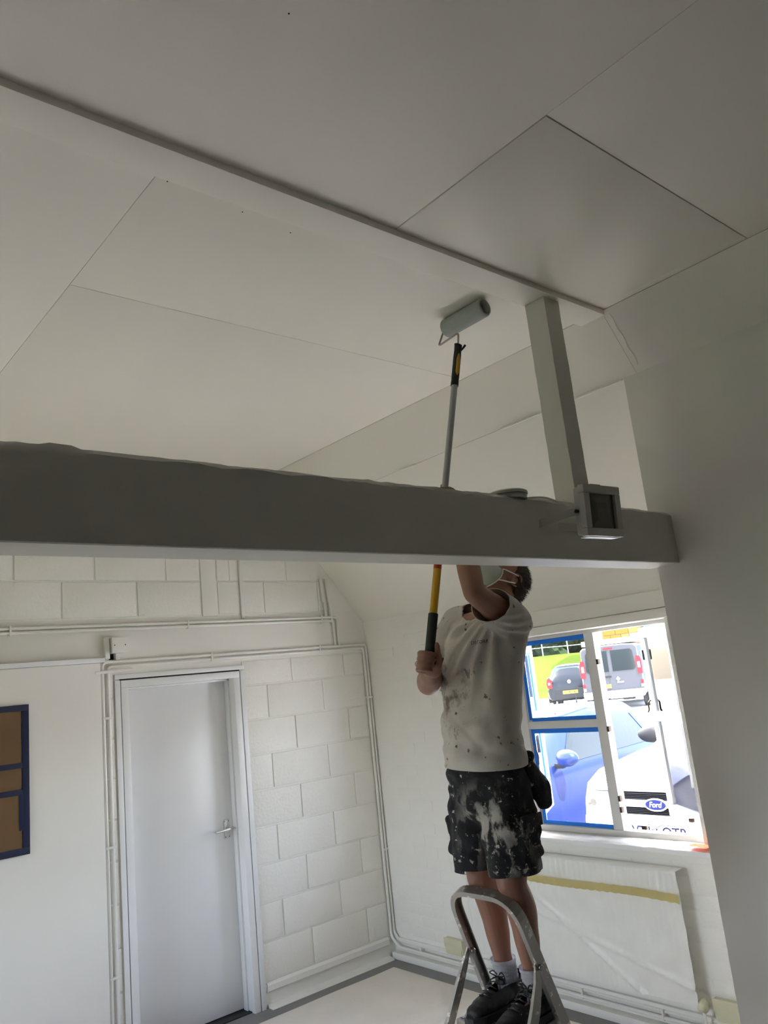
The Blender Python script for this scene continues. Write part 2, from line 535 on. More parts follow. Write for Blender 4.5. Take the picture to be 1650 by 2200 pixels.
dp('door_frame', 1.930, 2.744, YA-.014, YA+.15, 2.030, 2.073)
dp('door_stop', 1.975, 1.988, YA+.055, YA+.10, 0, 2.03); dp('door_stop', 2.687, 2.70, YA+.055, YA+.10, 0, 2.03); dp('door_stop', 1.975, 2.70, YA+.055, YA+.10, 2.017, 2.03)
leaf = dp('door_leaf', 1.978, 2.697, YA+.101, YA+.145, .012, 2.026)
dp('under_door_gap', 1.93, 2.745, YA+.02, YA+.2, 0.0, .006, M_dark, 0)  # dark strip painted in for the shaded gap under the door
M_handle = mat('white_metal_handle', (0.62, 0.62, 0.61), 0.3, metal=.5)
hd = dp('handle_plate', 2.622, 2.662, YA+.094, YA+.1015, 1.025, 1.135, M_handle, .003)
bm = bmesh.new()
sweep(bm, rounded([(2.642-2.34, .094, 1.083), (2.642-2.34, .045, 1.083), (2.535-2.34, .045, 1.078)], .02), circ(10, 1), scales=[(.009, .009)]*7+[(.008, .007)])
put('door_handle', bm, M_handle, hd, smooth=True)
bm = bmesh.new()
for x in (2.629, 2.655):
    for z in (1.033, 1.127): lathe(bm, [(.0032, 0), (.0025, .001)], (x-2.34, .0935, z), 8, Matrix.Rotation(PI/2, 4, 'X'))
o = put('screw', bm, M_dark, hd); o['kind'] = 'stuff'

# ------------------------------------------------------------ pipes
def clip(x, y, z, axis, w_, parent):
    """saddle clip round a pair of pipes"""
    if axis == 'x': o = bx('pipe_clip', x-.006, x+.006, y-.013, y+.016, z-w_, z+w_, M_pipe, parent, bev=.003)
    elif axis == 'z': o = bx('pipe_clip', x-w_, x+w_, y-.013, y+.016, z-.007, z+.007, M_pipe, parent, bev=.003)
    else: o = bx('pipe_clip', x-.013, x+.016, y-.006, y+.006, z-w_, z+w_, M_pipe, parent, bev=.003)
    return o
R = .0095
yp = YA-.021
def pipe(label, pts, group=None, r=R):
    o = tube('heating_pipe', pts, r, M_pipe, bend=.03)
    tag(o, label, 'pipe', group); return o
p1 = pipe('upper of the two highest white pipes crossing the block wall above the door', [(0.6, yp, 2.408), (3.598, yp, 2.410), (3.598, yp, 2.203)])
clip(1.30, yp, 2.395, 'x', .026, p1); clip(2.385, yp, 2.395, 'x', .026, p1); clip(3.455, yp, 2.398, 'x', .028, p1)
pipe('second highest white pipe on the block wall, just below the top one', [(0.6, yp, 2.383), (3.563, yp, 2.386), (3.563, yp, 2.203)])
p3 = pipe('white pipe over the door that turns down beside the room corner', [(1.815, yp, .12), (1.815, yp, 2.188), (3.858-.010, yp, 2.194), (3.848, yp, .17), (3.848, yp-.05, .115), (3.845, 1.88, .105)])
clip(2.54, yp, 2.177, 'x', .026, p3); clip(3.415, yp, 2.183, 'x', .026, p3); clip(3.836, yp, 1.80, 'z', .026, p3); clip(3.846, yp, .72, 'z', .026, p3)
clip(1.832, yp, 1.86, 'z', .026, p3); clip(1.828, yp, 1.14, 'z', .026, p3); clip(1.83, yp, .46, 'z', .026, p3)
for y in (4.45, 4.05, 3.12, 2.62): clip(3.838, y, .092, 'y', .026, p3)
pipe('lower white pipe over the door, nested inside the one turning at the corner', [(1.848, yp, .12), (1.848, yp, 2.160), (3.822, yp, 2.168), (3.822, yp, .14), (3.822, yp-.07, .082), (3.840, 1.88, .078)])
pipe('short white offcut pipe bridging the pipes beside the door frame', [(1.765, yp-.02, 2.128), (1.99, yp-.02, 2.136)], r=.010)
pipe('short white pipe rising into the bound stub near the sloping ceiling', [(3.498, yp, 2.41), (3.498, yp, 2.53)])
pipe('short white pipe beside the bound stub nearest the sloping ceiling', [(3.548, yp, 2.386), (3.540, yp, 2.53)])
for i, x in enumerate((3.484, 3.532)):
    bm = bmesh.new()
    pts = [(x+.006-(k/12)*.012, yp, 2.525+k*.0145) for k in range(13)]
    sweep(bm, pts, circ(9, 1), scales=[.010+.004*abs(math.sin(k*1.9+i)) for k in range(13)])
    o = put('pipe_stub', bm, M_pipe, smooth=True)
    tag(o, ('lumpy painted pipe stub on block wall, the one nearer the door' if i == 0 else 'lumpy painted pipe stub on block wall, the one nearer the corner'), 'pipe')
# junction boxes above door
jb = tag(empty('junction_box', (1.91, YA, 2.28)), 'square white painted junction box with two screws above the door', 'box')
bx('box_body', -.043, .047, -.052, -.004, -.042, .048, M_pipe, jb, bev=.003)
bx('box_lid', -.046, .05, -.062, -.052, -.044, .05, M_pipe, jb, bev=.004)
bm = bmesh.new()
for x in (-.03, .036): lathe(bm, [(.004, 0), (.003, .002)], (x, -.0615, .004), 8, Matrix.Rotation(PI/2, 4, 'X'))
o = put('screw', bm, M_dark, jb); o['kind'] = 'stuff'
tag(bx('cable_trunking', 1.832, 1.860, YA-.035, YA-.0045, 2.206, 2.335, M_pipe, bev=.003), 'short white vertical trunking piece beside the square junction box', 'trunking')
tag(bx('pipe_recess', 1.864, 1.892, YA-.007, YA-.004, 2.202, 2.236, M_dark), 'small black hole in the wall under the square junction box', 'hole')
tag(bx('pipe_elbow', 1.896, 1.925, YA-.03, YA-.0045, 2.198, 2.236, M_pipe, bev=.006), 'small white fitting directly under the square junction box', 'fitting')

# ------------------------------------------------------------ masked hatch on the left
hz = tag(empty('masked_hatch', (1.12, YA-.046, 1.59)), 'wall hatch masked with brown paper and navy tape', 'hatch')
def hp(name, x0, x1, z0, z1, m, t=.004, bev=.001, sub=None): return bx(name, x0-1.12, x1-1.12, -t, 0.0, z0-1.59, z1-1.59, m, sub or hz, bev=bev)
bm = bmesh.new()
for (z0, z1) in ((1.24, 1.52), (1.535, 1.65), (1.675, 1.955)):
    nx, nz = 14, 10
    vv = [[bm.verts.new((.80+(1.345-.80)*i/nx-1.12, -.004-.006*(1+noise.noise((i*.5, j*.6+z0*9, 2))), z0+(z1-z0)*j/nz-1.59)) for j in range(nz+1)] for i in range(nx+1)]
    for i in range(nx):
        for j in range(nz): bm.faces.new((vv[i][j], vv[i+1][j], vv[i+1][j+1], vv[i][j+1]))
put('brown_paper', bm, M_brown, hz, smooth=True)
for a in ((.78, 1.385, 1.952, 1.985), (.78, 1.385, 1.205, 1.240), (1.350, 1.385, 1.24, 1.952), (.78, .81, 1.24, 1.952), (.81, 1.350, 1.650, 1.678), (.81, 1.350, 1.511, 1.540)):
    hp('tape_strip', *a, M_navy, t=.014)
hp('tape_strip', 1.332, 1.352, 1.33, 1.515, M_navy, t=.0142)

# ------------------------------------------------------------ window_1
FX = 3.985
w1 = struct(empty('window_1', (FX, 3.1, .96)))
def wq(name, x0, x1, y0, y1, z0, z1, m=M_steel, bev=.003, par=None):
    return bx(name, x0-FX, x1-FX, y0-3.1, y1-3.1, z0-.96, z1-.96, m, par or w1, bev=bev)
wq('window_frame', FX-.03, FX+.03, OY0, OY1, .915, .950); wq('window_frame', FX-.03, FX+.03, OY0, OY1, 2.050, OZ1)
wq('window_frame', FX-.028, FX+.03, OY0, OY0+.03, .950, 2.05); wq('window_frame', FX-.028, FX+.03, OY1-.035, OY1, .950, 2.05)
wq('mullion', FX-.028, FX+.03, 2.765, 2.830, .950, 2.05); wq('mullion', FX-.028, FX+.03, 3.345, 3.412, .950, 2.05)
wq('transom', FX-.024, FX+.02, 2.830, 3.345, 1.512, 1.557)
wq('pane', FX-.002, FX+.002, 2.832, 3.343, 1.558, 2.049, M_glass, 0); wq('pane', FX-.002, FX+.002, 2.832, 3.343, .951, 1.511, M_glass, 0)
# blue tape round both fixed panes
for z0, z1 in ((1.557, 2.05), (.950, 1.512)):
    t = .0045
    wq('tape_strip', FX-.005, FX-.0025, 2.83, 3.345, z1-.028, z1, M_blue, 0)
    wq('tape_strip', FX-.005, FX-.0025, 2.83, 3.345, z0, z0+.022, M_blue, 0)
    wq('tape_strip', FX-.005, FX-.0025, 3.322, 3.345, z0+.022, z1-.028, M_blue, 0)
    wq('tape_strip', FX-.005, FX-.0025, 2.83, 2.838, z0+.022, z1-.028, M_blue, 0)
def casement(hy, ang, wd, flip, taped):
    """outward opening casement, local y runs from hinge to free edge"""
    c = empty('casement'); c.parent = w1
    c.location = (0.03, hy-3.1, 0)
    c.rotation_euler = (0, 0, ang)
    def q(n, y0, y1, z0, z1, m=M_steel, x0=-.018, x1=.018, bev=.003):
        return bx(n, x0, x1, y0, y1, z0, z1, m, c, bev=bev)
    s = .042
    q('stile', 0, s, .01, 1.09); q('stile', wd-s, wd, .01, 1.09)
    q('rail', s, wd-s, .01, .075); q('rail', s, wd-s, 1.03, 1.09); q('rail', s, wd-s, .545, .60)
    q('pane', s, wd-s, .075, .545, M_glass, -.002, .002, 0); q('pane', s, wd-s, .60, 1.03, M_glass, -.002, .002, 0)
    if taped:
        for z0, z1 in ((.075, .545), (.60, 1.03)):
            q('tape_strip', wd-s-.026, wd-s, z0, z1, M_blue, -.005, .005, 0); q('tape_strip', s, s+.02, z0, z1, M_blue, -.005, .005, 0)
            q('tape_strip', s+.02, wd-s-.026, z0, z0+.02, M_blue, -.005, .005, 0); q('tape_strip', s+.02, wd-s-.026, z1-.02, z1, M_blue, -.005, .005, 0)
    return c
M_latch = mat('blackened_brass', (0.06, 0.04, 0.03), 0.4, metal=.6)
# opened sash hinged at the partition side: local +y turned from +Y outward to +X
cr = casement(2.262, -math.radians(37), .515, 1, False)
bx('catch_plate', -.03, -.018, .478, .50, .90, .96, M_black, cr, bev=.002)
bm = bmesh.new(); sweep(bm, rounded([(-.02, .497, .665), (-.038, .497, .65), (-.036, .500, .61), (-.045, .504, .595)], .01), circ(8, .0055)); put('catch_handle', bm, M_latch, cr, smooth=True)
cl = casement(3.405, -math.radians(66), .46, 1, True)
cl.rotation_euler = (0, 0, -math.radians(61))
bx('catch_plate', -.026, -.018, .425, .45, .90, .95, M_black, cl, bev=.002)
bx('catch_plate', -.026, -.018, .425, .45, .13, .18, M_black, cl, bev=.002)
# stay arms and keeps
def stay(a, b, name='stay_arm'):
    bm = bmesh.new(); sweep(bm, [a, b], [(-.009, -.005), (.009, -.005), (.009, .005), (-.009, .005)]); o = put(name, bm, M_steel, w1); o.location = (-FX, -3.1, -.96); return o
stay((3.975, 2.60, .962), (4.10, 2.43, 1.035)); stay((3.972, 3.33, 1.56), (4.20, 3.46, 1.60))
for y, z in ((2.762, 1.88), (2.762, 1.50), (2.762, 1.12), (2.762, 1.06)): wq('catch_keep', FX-.036, FX-.012, y-.012, y+.004, z-.015, z+.015, M_latch, .003)
wq('stay_pin', FX-.035, FX-.018, 2.615, 2.645, .963, .985, M_latch, .003); wq('stay_pin', FX+.09, FX+.11, 2.405, 2.43, .99, 1.01, M_latch, .003)
# head trims and sill
struct(bx('trim_6', XB-.020, XB, 1.87, 4.15, 2.125, 2.218, M_wall, bev=.004))
struct(bx('trim_7', XB-.034, XB, 1.87, 4.05, 2.072, 2.122, M_wall, bev=.004))
struct(bx('windowsill', XB-.05, FX-.03, 2.10, 4.0, .885, .916, M_gloss, bev=.005))
# paper laid on the sill, rumpled
def rumple(name, x0, x1, y0, y1, z, amp, m, nx=14, ny=60, drop=0.0, seed=0, thick=.0015):
    bm = bmesh.new()
    vv = []
    for i in range(nx+1):
        row = []
        for j in range(ny+1):
            x = x0+(x1-x0)*i/nx; y = y0+(y1-y0)*j/ny
            n_ = abs(noise.noise((x*16+seed, y*9, seed)))+.5*abs(noise.noise((x*40, y*26, seed+3)))
            e = .006*noise.noise((0, y*14, seed+9)) if i == 0 else 0
            dz = -drop*max(0, 1-i/2.0)
            row.append(bm.verts.new((x+e, y, z+amp*n_+dz)))
        vv.append(row)
    for i in range(nx):
        for j in range(ny): bm.faces.new((vv[i][j], vv[i+1][j], vv[i+1][j+1], vv[i][j+1]))
    bmesh.ops.solidify(bm, geom=bm.faces[:], thickness=thick)
    return put(name, bm, m, smooth='all')
tag(rumple('sill_paper', XB-.062, FX-.034, 2.12, 3.97, .918, .009, M_paper, seed=2, drop=.008), 'long crumpled white paper strip laid on the windowsill', 'paper')
o = tag(rumple('card_scrap', XB-.066, XB+.0, 2.15, 2.30, .934, .010, M_orange, 6, 16, seed=5), 'torn orange card scrap on the sill paper beside the partition', 'card')

# ------------------------------------------------------------ radiator, its cover, sockets
M_rad = mat('white_radiator_enamel', (0.8, 0.8, 0.78), 0.3)
ra = tag(empty('radiator', (3.80, 3.12, .2)), 'white panel radiator under the window, wrapped in plastic', 'radiator')
bx('panel', -.010, .012, -.715, .715, .02, .58, M_rad, ra, bev=.006)
bm = bmesh.new()
for k in range(40):
    y = -.70+k*1.4/39
    box(bm, -.016, -.0095, y-.010, y+.010, .05, .55)
put('rib', bm, M_rad, ra)['kind'] = 'stuff'
for y in (-.5, .5): bx('bracket', .012, .064, y-.015, y+.015, .1, .5, M_rad, ra, bev=.002)
bm = bmesh.new()
yA, yB, z0, z1 = 2.372, 3.868, .200, .816
nx, nz = 120, 50
def rw(u, v):
    y = yA+(yB-yA)*u; z = z0+(z1-z0)*v
    f = .0032*math.sin(y*2*PI/.036)*(.5+.8*max(0, noise.noise((y*3, z*3, 1))+.3))
    f += .010*noise.noise((y*5+z*7, z*3-y*2, 4))+.007*noise.noise((y*14, z*9, 6))+.003*noise.noise((y*40, z*12, 8))
    d = abs((y-2.5)*.55-(.78-z)); f += .014*math.exp(-(abs((3.35-y)*.62-(.62-z))/.012)**2)
    f += .012*math.exp(-(abs((2.95-y)*.25-(.42-z))/.010)**2)
    if v > .85: f += .004*math.sin(y*2*PI/.036)*.5
    return Vector((3.772-f, y, z))
g1 = [[bm.verts.new(rw(i/nx, j/nz)) for j in range(nz+1)] for i in range(nx+1)]
for i in range(nx):
    for j in range(nz): bm.faces.new((g1[i][j], g1[i+1][j], g1[i+1][j+1], g1[i][j+1]))
# returns over the top and both ends
top = [bm.verts.new((3.845, yA+(yB-yA)*i/nx, z1+.002)) for i in range(nx+1)]
for i in range(nx): bm.faces.new((g1[i][nz], g1[i+1][nz], top[i+1], top[i]))
for side, gi in ((yB, nx),):
    e = [bm.verts.new((3.845, side, z0+(z1-z0)*j/nz)) for j in range(nz+1)]
    for j in range(nz): bm.faces.new((g1[gi][j], g1[gi][j+1], e[j+1], e[j]))
pc = put('plastic_cover', bm, M_plastic, smooth='all')
tag(pc, 'rumpled milky plastic sheet wrapped over the radiator', 'cover')
bm = bmesh.new()
n_ = 60
a_ = []
for i in range(n_+1):
    u = i/n_; y = yA-.004+(yB-yA)*u
    zc = .690+.006*math.sin(u*9)+.012*u
    a_.append([bm.verts.new((3.753-.0012*math.sin(y*2*PI/.036), y, zc-.020-.003*math.sin(y*120))), bm.verts.new((3.753, y, zc+.020+.0022*math.sin(y*2*PI/.036)))])
for p, q in zip(a_, a_[1:]): bm.faces.new((p[0], q[0], q[1], p[1]))
bmesh.ops.solidify(bm, geom=bm.faces[:], thickness=.001)
put('tape_band', bm, M_yellow, pc)['label'] = 'yellow masking tape band'
# low rails under radiator: valve pipe
vp = tag(empty('radiator_valve', (3.80, 2.375, .1)), 'radiator valve wrapped in cream tape beside the taped socket', 'valve')
bm = bmesh.new()
bmesh.ops.create_icosphere(bm, subdivisions=3, radius=.03)
for v in bm.verts: v.co = v.co*(1+.28*noise.noise(v.co*60))+Vector((0, -.01, .10))
put('wrap', bm, M_cream, vp, smooth='all')
tube('valve_pipe', [(0, -.012, .07), (0, -.012, -.09)], .008, M_pipe, vp, bend=0)
def socket(y0, y1, z0, z1, label):
    s = tag(empty('socket_box', (XB, (y0+y1)/2, (z0+z1)/2)), label, 'socket')
    h, k = (y1-y0)/2, (z1-z0)/2
    bx('back_box', -.036, -.003, -h, h, -k, k, M_cream, s, bev=.003)
    bx('masking', -.040, -.036, -h-.002, h+.003, -k*.2, k+.003, M_cream, s, bev=.001)
    bx('masking', -.0405, -.036, -h+.01, h-.012, -k-.003, k*.1, M_cream, s, bev=.001)
socket(4.04, 4.20, .125, .215, 'cream taped socket box low on the wall behind the stepladder')
socket(2.17, 2.325, .135, .23, 'cream taped socket box low on the wall beside the radiator valve')

# ------------------------------------------------------------ floodlight + round box on the beam
M_lampbody = mat('floodlight_body', (0.52, 0.51, 0.46), 0.35)
M_lampglass = mat('floodlight_lens', (0.10, 0.095, 0.07), 0.15)
fl = tag(empty('floodlight', (2.452, 1.60, 2.415), math.radians(-4)), 'square off-white floodlight bracketed to the beam below the post', 'floodlight')
Mt = Matrix.Rotation(math.radians(4), 4, 'X')
bx('housing', -.098, .098, .002, .032, -.088, .088, M_lampbody, fl, bev=.010, M=Mt)
bm = bmesh.new()
o_, i_ = .104, .071
for (x0, x1, z0, z1) in ((-.103, .103, .064, .094), (-.103, .103, -.094, -.064), (-.103, -.072, -.064, .064), (.072, .103, -.064, .064)):
    box(bm, x0, x1, -.022, .004, z0, z1, None, .004)
bmesh.ops.transform(bm, matrix=Mt, verts=bm.verts[:])
put('bezel', bm, M_lampbody, fl, smooth=True)
bx('lens', -.073, .073, -.010, -.004, -.066, .066, M_lampglass, fl, M=Mt)
bm = bmesh.new()
def sq(r, y, dz=0): return [bm.verts.new((x*r, y, z*r+dz)) for x, z in ((-1, -1), (1, -1), (1, 1), (-1, 1))]
a, b = sq(.062, -.0105), sq(.024, .001+.0)
# reflector pyramid pressed behind the lens, seen as a stepped square
c_ = sq(.030, -.016); d_ = sq(.062, -.0102)
for p, q in ((c_, d_),):
    for k in range(4): bm.faces.new((p[k], p[(k+1) % 4], q[(k+1) % 4], q[k]))
bm.faces.new(c_)
for v in list(a)+list(b): bm.verts.remove(v)
bmesh.ops.transform(bm, matrix=Mt, verts=bm.verts[:])
put('reflector', bm, M_lampglass, fl)
bx('underside_strip', -.085, .085, -.014, .026, -.0965, -.0945, mat('white_underside', (.9, .9, .9), .3), fl, M=Mt)  # whiter strip paints in the bright reflection under the housing
bx('sensor', -.03, .03, .004, .03, .088, .104, M_lampbody, fl, bev=.004, M=Mt)
bm = bmesh.new()
for s_ in (-1,):
    sweep(bm, [(-.100, .015, .0), (-.118, .03, -.002), (-.175, .125, -.02), (-.19, .141, -.028)], [(-.014, -.002), (.014, -.002), (.014, .002), (-.014, .002)], upv=(1, 0, 0))
sweep(bm, [(-.19, .141, -.028), (.10, .1395, -.028), ], [(-.002, -.016), (.002, -.016), (.002, .016), (-.002, .016)])
put('bracket', bm, M_lampbody, fl)
bm = bmesh.new()
lathe(bm, [(.007, 0), (.007, .012), (.004, .014)], (-.100, .015, 0), 10, Matrix.Rotation(-PI/2, 4, 'Y')); put('bolt', bm, M_black, fl)
rb = tag(empty('round_box', (2.19, 1.80, 2.49)), 'low round white junction box lying on top of the beam', 'junction box')
bm = bmesh.new(); lathe(bm, [(.072, -.005), (.072, .010), (.068, .013)], n=28); put('box_base', bm, M_lampbody, rb, smooth=True)
bm = bmesh.new(); lathe(bm, [(.076, .013), (.076, .022), (.066, .028), (.03, .030)], n=28); put('box_lid', bm, M_lampbody, rb, smooth=True)
tag(tube('lamp_cable', [(2.262, 1.79, 2.497), (2.32, 1.785, 2.505), (2.36, 1.76, 2.502), (2.395, 1.66, 2.44), (2.40, 1.632, 2.42)], .004, M_beam, bend=.02), 'thin painted cable from the round box to the floodlight', 'cable')

# ------------------------------------------------------------ dust sheet on the floor
bm = bmesh.new()
nx, ny = 110, 90
vv = []
for i in range(nx+1):
    row = []
    for j in range(ny+1):
        x = -.9+(3.70+.9)*i/nx; y = 1.75+(4.60-1.75)*j/ny
        e = .012*noise.noise((x*3, y*3, 5))
        h = .004+.010*max(0, noise.noise((x*1.7+y*.8, y*2.3, 0)))+.006*abs(noise.noise((x*5+y*3, y*6, 3)))
        h += .016*math.exp(-((x*.35+y-5.02+.05*math.sin(x*4))/.025)**2)+.014*math.exp(-((x*.9-y+.75+.04*math.sin(y*5))/.02)**2)+.012*math.exp(-((x*.15+y-4.15+.03*math.sin(x*6))/.018)**2)
        if i in (0, nx) or j in (0, ny): h = .002
        row.append(bm.verts.new((x+e*(i in (0, nx)), y+e*(j in (0, ny)), h)))
    vv.append(row)
for i in range(nx):
    for j in range(ny): bm.faces.new((vv[i][j], vv[i+1][j], vv[i+1][j+1], vv[i][j+1]))
tag(put('dust_sheet', bm, M_sheetfloor, smooth='all'), 'cream cotton dust sheet spread over the floor', 'dust sheet')

# ------------------------------------------------------------ outside: yard, bank, buildings
M_tarmac = mat('pale_yard_concrete', (0.42, 0.41, 0.39), 0.9, bump=.2, bscale=30, var=.12, vscale=.8)
M_grass = mat('grass', (0.040, 0.060, 0.010), 1.0, bump=.5, bscale=4, var=.5, vscale=.35, spec=0)
M_leaf = mat('hedge_leaves', (0.022, 0.036, 0.018), 0.8, bump=1.0, bscale=3, var=.6, vscale=1.5, spec=0)
def yard_z(x, y):
    d = math.hypot(x, y)
    t = min(max((d-10)/17, 0), 1)
    return -0.06+.42*t
def patch(name, d0, d1, a0, a1, zf, m, nd=30, na=30):
    bm = bmesh.new(); vv = []
    for i in range(nd+1):
        row = []
        for j in range(na+1):
            d = d0+(d1-d0)*i/nd; a = math.radians(a0+(a1-a0)*j/na)
            x, y = d*math.cos(a), d*math.sin(a)
            row.append(bm.verts.new((x, y, zf(x, y))))
        vv.append(row)
    for i in range(nd):
        for j in range(na): bm.faces.new((vv[i][j], vv[i+1][j], vv[i+1][j+1], vv[i][j+1]))
    return put(name, bm, m, smooth='all')
bm = bmesh.new(); vv = []
for i in range(41):
    vv.append([bm.verts.new((4.12+i*1.0, -25+j*1.6, yard_z(4.12+i*1.0, -25+j*1.6))) for j in range(46)])
for i in range(40):
    for j in range(45): bm.faces.new((vv[i][j], vv[i+1][j], vv[i+1][j+1], vv[i][j+1]))
dark_ground = bmesh.new()  # unseen ground left of the room, made dark to limit bounce light
for q in ((-1.85, -22), ):
    v4 = [dark_ground.verts.new((x, y, -.06)) for x, y in ((-22, -12), (-1.85, -12), (-1.85, 18), (-22, 18))]
    dark_ground.faces.new(v4)
struct(put('ground', dark_ground, M_grass))
struct(put('ground', bm, M_tarmac, smooth='all'))
def bank_z(x, y):
    d = math.hypot(x, y); t = min(max((d-38)/13, 0), 1)
    return .30+2.15*t*t*(3-2*t)+.10*noise.noise((x*.4, y*.4, 1))
o = patch('grass_bank', 36.5, 60, 34.9, 62, bank_z, M_grass, 40, 50)
tag(o, 'sunny grass bank rising behind the dark car', 'bank', kind='stuff')
# hedge
def bush(name, label, c, size, seed, m=M_leaf, cat='hedge', group=None):
    bm = bmesh.new()
    r = random.Random(seed)
    for k in range(46):
        p = Vector((r.uniform(-1, 1)*size[0], r.uniform(-1, 1)*size[1], (r.uniform(0, 1)**.7)*size[2]))
        rad = r.uniform(.5, .95)
        ret = bmesh.ops.create_icosphere(bm, subdivisions=3, radius=rad)
        for v in ret['verts']: v.co = v.co*(1+.35*noise.noise(v.co*2.3+p*3)+.35*noise.noise(v.co*9+p*5))+p
    o = put(name, bm, m)
    o.location = c
    tag(o, label, cat, group); return o
for k, (a, d) in enumerate(((42.4, 54.5), (40, 54), (37.6, 54.5), (35.4, 54))):
    A_ = math.radians(a)
    o = bush('hedge', ('fourth', 'third', 'second', 'first')[k]+' clump of dark green hedge on the bank, counted from the stone building', (d*math.cos(A_), d*math.sin(A_), 1.9), (1.8, 1.6, 3.2), k, group='hedge growing along the bank top')
# fence of pale rails on the bank top
M_rail = mat('galvanised_rail', (0.6, 0.62, 0.62), .5)
fe = tag(empty('rail_fence', (38.8, 31.9, 2.4)), 'pale metal rail fence along the top of the grass bank', 'fence')
def rail_pt(a, h):
    A_ = math.radians(a); x, y = 50.3*math.cos(A_), 50.3*math.sin(A_)
    return Vector((x-38.8, y-31.9, bank_z(x, y)-2.4+h))
for h in (.95,):
    bm = bmesh.new(); sweep(bm, [rail_pt(34.8+k*.6, h) for k in range(17)], circ(6, .026)); put('rail', bm, M_rail, fe)
bm = bmesh.new(); sweep(bm, [rail_pt(34.8+k*.6, .5) for k in range(17)], circ(6, .02)); put('rail', bm, M_rail, fe)
for k in range(6):
    a = 35+k*1.75; bm = bmesh.new(); sweep(bm, [rail_pt(a, -.2), rail_pt(a, 1.0)], circ(6, .03)); put('fence_post', bm, M_rail, fe)
# building far right: stone blocks and blue cladding
az0 = math.radians(34.2)
def on_view(a, d): return Vector((d*math.cos(math.radians(a)), d*math.sin(math.radians(a)), 0))
pA, pB = on_view(34.6, 44), on_view(12.0, 44)
du = (pB-pA).normalized()
bu = tag(empty('stone_building', (pA.x, pA.y, .3), math.atan2(du.y, du.x)), 'building of tan stone blocks and blue cladding behind the grey van', 'building')
# local x runs along the facade, local y away from camera is +y or -y
sgn = 1 if (Matrix.Rotation(math.atan2(du.y, du.x), 3, 'Z') @ Vector((0, 1, 0))).dot(pA) > 0 else -1
def bl(x0, x1, y0, y1): return (x0, x1, min(sgn*y0, sgn*y1), max(sgn*y0, sgn*y1))
M_mortar = mat('pale_mortar', (.2, .17, .12), .9, spec=0)
M_st = [mat('tan_stone', (.17, .095, .035), .9, var=.2, spec=0), mat('orange_stone', (.18, .075, .02), .9, var=.2, spec=0), mat('cream_stone', (.24, .17, .09), .9, var=.2, spec=0)]
M_clad = mat('blue_cladding', (.035, .075, .15), .5, var=.1)
def bxx(name, x0, x1, y0, y1, z0, z1, m, par, bev=0):
    a = bl(x0, x1, y0, y1); return bx(name, a[0], a[1], a[2], a[3], z0, z1, m, par, bev=bev)
bxx('wall', 0, 16, .06, 4, 0, 7, M_mortar, bu)
pro = {}
r = random.Random(3)
for row in range(14):
    x = -r.random()*.4
    while x < 2.25:
        L = r.choice((.42, .55, .68)); x1_ = min(x+L, 2.3)
        m = r.choice(M_st)
        if x1_-x > .12 and row > 3 and x > -.3:
            bxx('stone_block', x+.015, x1_-.015, .0, .08, row*.28, row*.28+.26, m, bu)
        x += L
bxx('blue_panel', 2.42, 12, -.05, .06, 0, 7, M_clad, bu)
bxx('downpipe', 2.28, 2.42, -.08, .02, 0, 7, M_black, bu)

# ------------------------------------------------------------ vehicles
M_tyre = mat('tyre_rubber', (.02, .02, .02), .8)
M_rim = mat('alloy_rim', (.55, .55, .56), .35, metal=.7)
M_cglass = mat('car_glass', (.01, .014, .016), .06, spec=.3)
M_ltglass = mat('pale_car_glass', (.03, .045, .05), .08, spec=.45)
M_tred = mat('red_tail_light', (.30, .008, .012), .3, spec=.2)
M_whitelens = mat('clear_lens', (.22, .23, .24), .2)
M_trim = mat('black_trim', (.010, .010, .011), .6, spec=.2)
M_yplate = mat('yellow_plate', (.40, .26, .015), .5)
M_wplate = mat('white_plate', (.6, .6, .61), .5)
M_chrome = mat('chrome', (.7, .7, .72), .15, metal=1)
def paint(n, c): return mat(n, c, .25, spec=.25)
def interp(x, tab, k):
    """smooth interpolation of column k of table rows (x, ...), x increasing"""
    xs = [t[0] for t in tab]
    if x <= xs[0]: return tab[0][k]
    if x >= xs[-1]: return tab[-1][k]
    for i in range(len(xs)-1):
        if xs[i] <= x <= xs[i+1]:
            t = (x-xs[i])/(xs[i+1]-xs[i]); return tab[i][k]*(1-t)+tab[i+1][k]*t
def car_ring(x, T, off=0):
    zb, zm, zt, hb, ht = (interp(x, T, k) for k in range(1, 6))
    zt = max(zt, zm+.02)
    h = zt-zm
    pts = [(0, zb), (hb-.10, zb), (hb-.015, zb+.10), (hb, (zb*.55+zm*.45)), (hb-.01, zm-.10), (hb-.045, zm), ]
    pts += [(ht+.03+(hb-.045-ht-.03)*.0, zt-min(.10, h*.45)), (ht-.06, zt-min(.02, h*.12)), (ht*.55, zt+.008), (0, zt+.012)]
    return [(y+(off if i > 1 else 0), z) for i, (y, z) in enumerate(pts)]
def side_pt(x, t, T, off):
    """point on the greenhouse side: t=0 belt line, t=1 roof edge"""
    r = car_ring(x, T); a, b = Vector((0, *r[5])), Vector((0, *r[6]))
    p = a.lerp(b, t); n = Vector((0, (b-a).z, -(b-a).y)).normalized()
    q = p+n*off; return Vector((x, q.y, q.z))
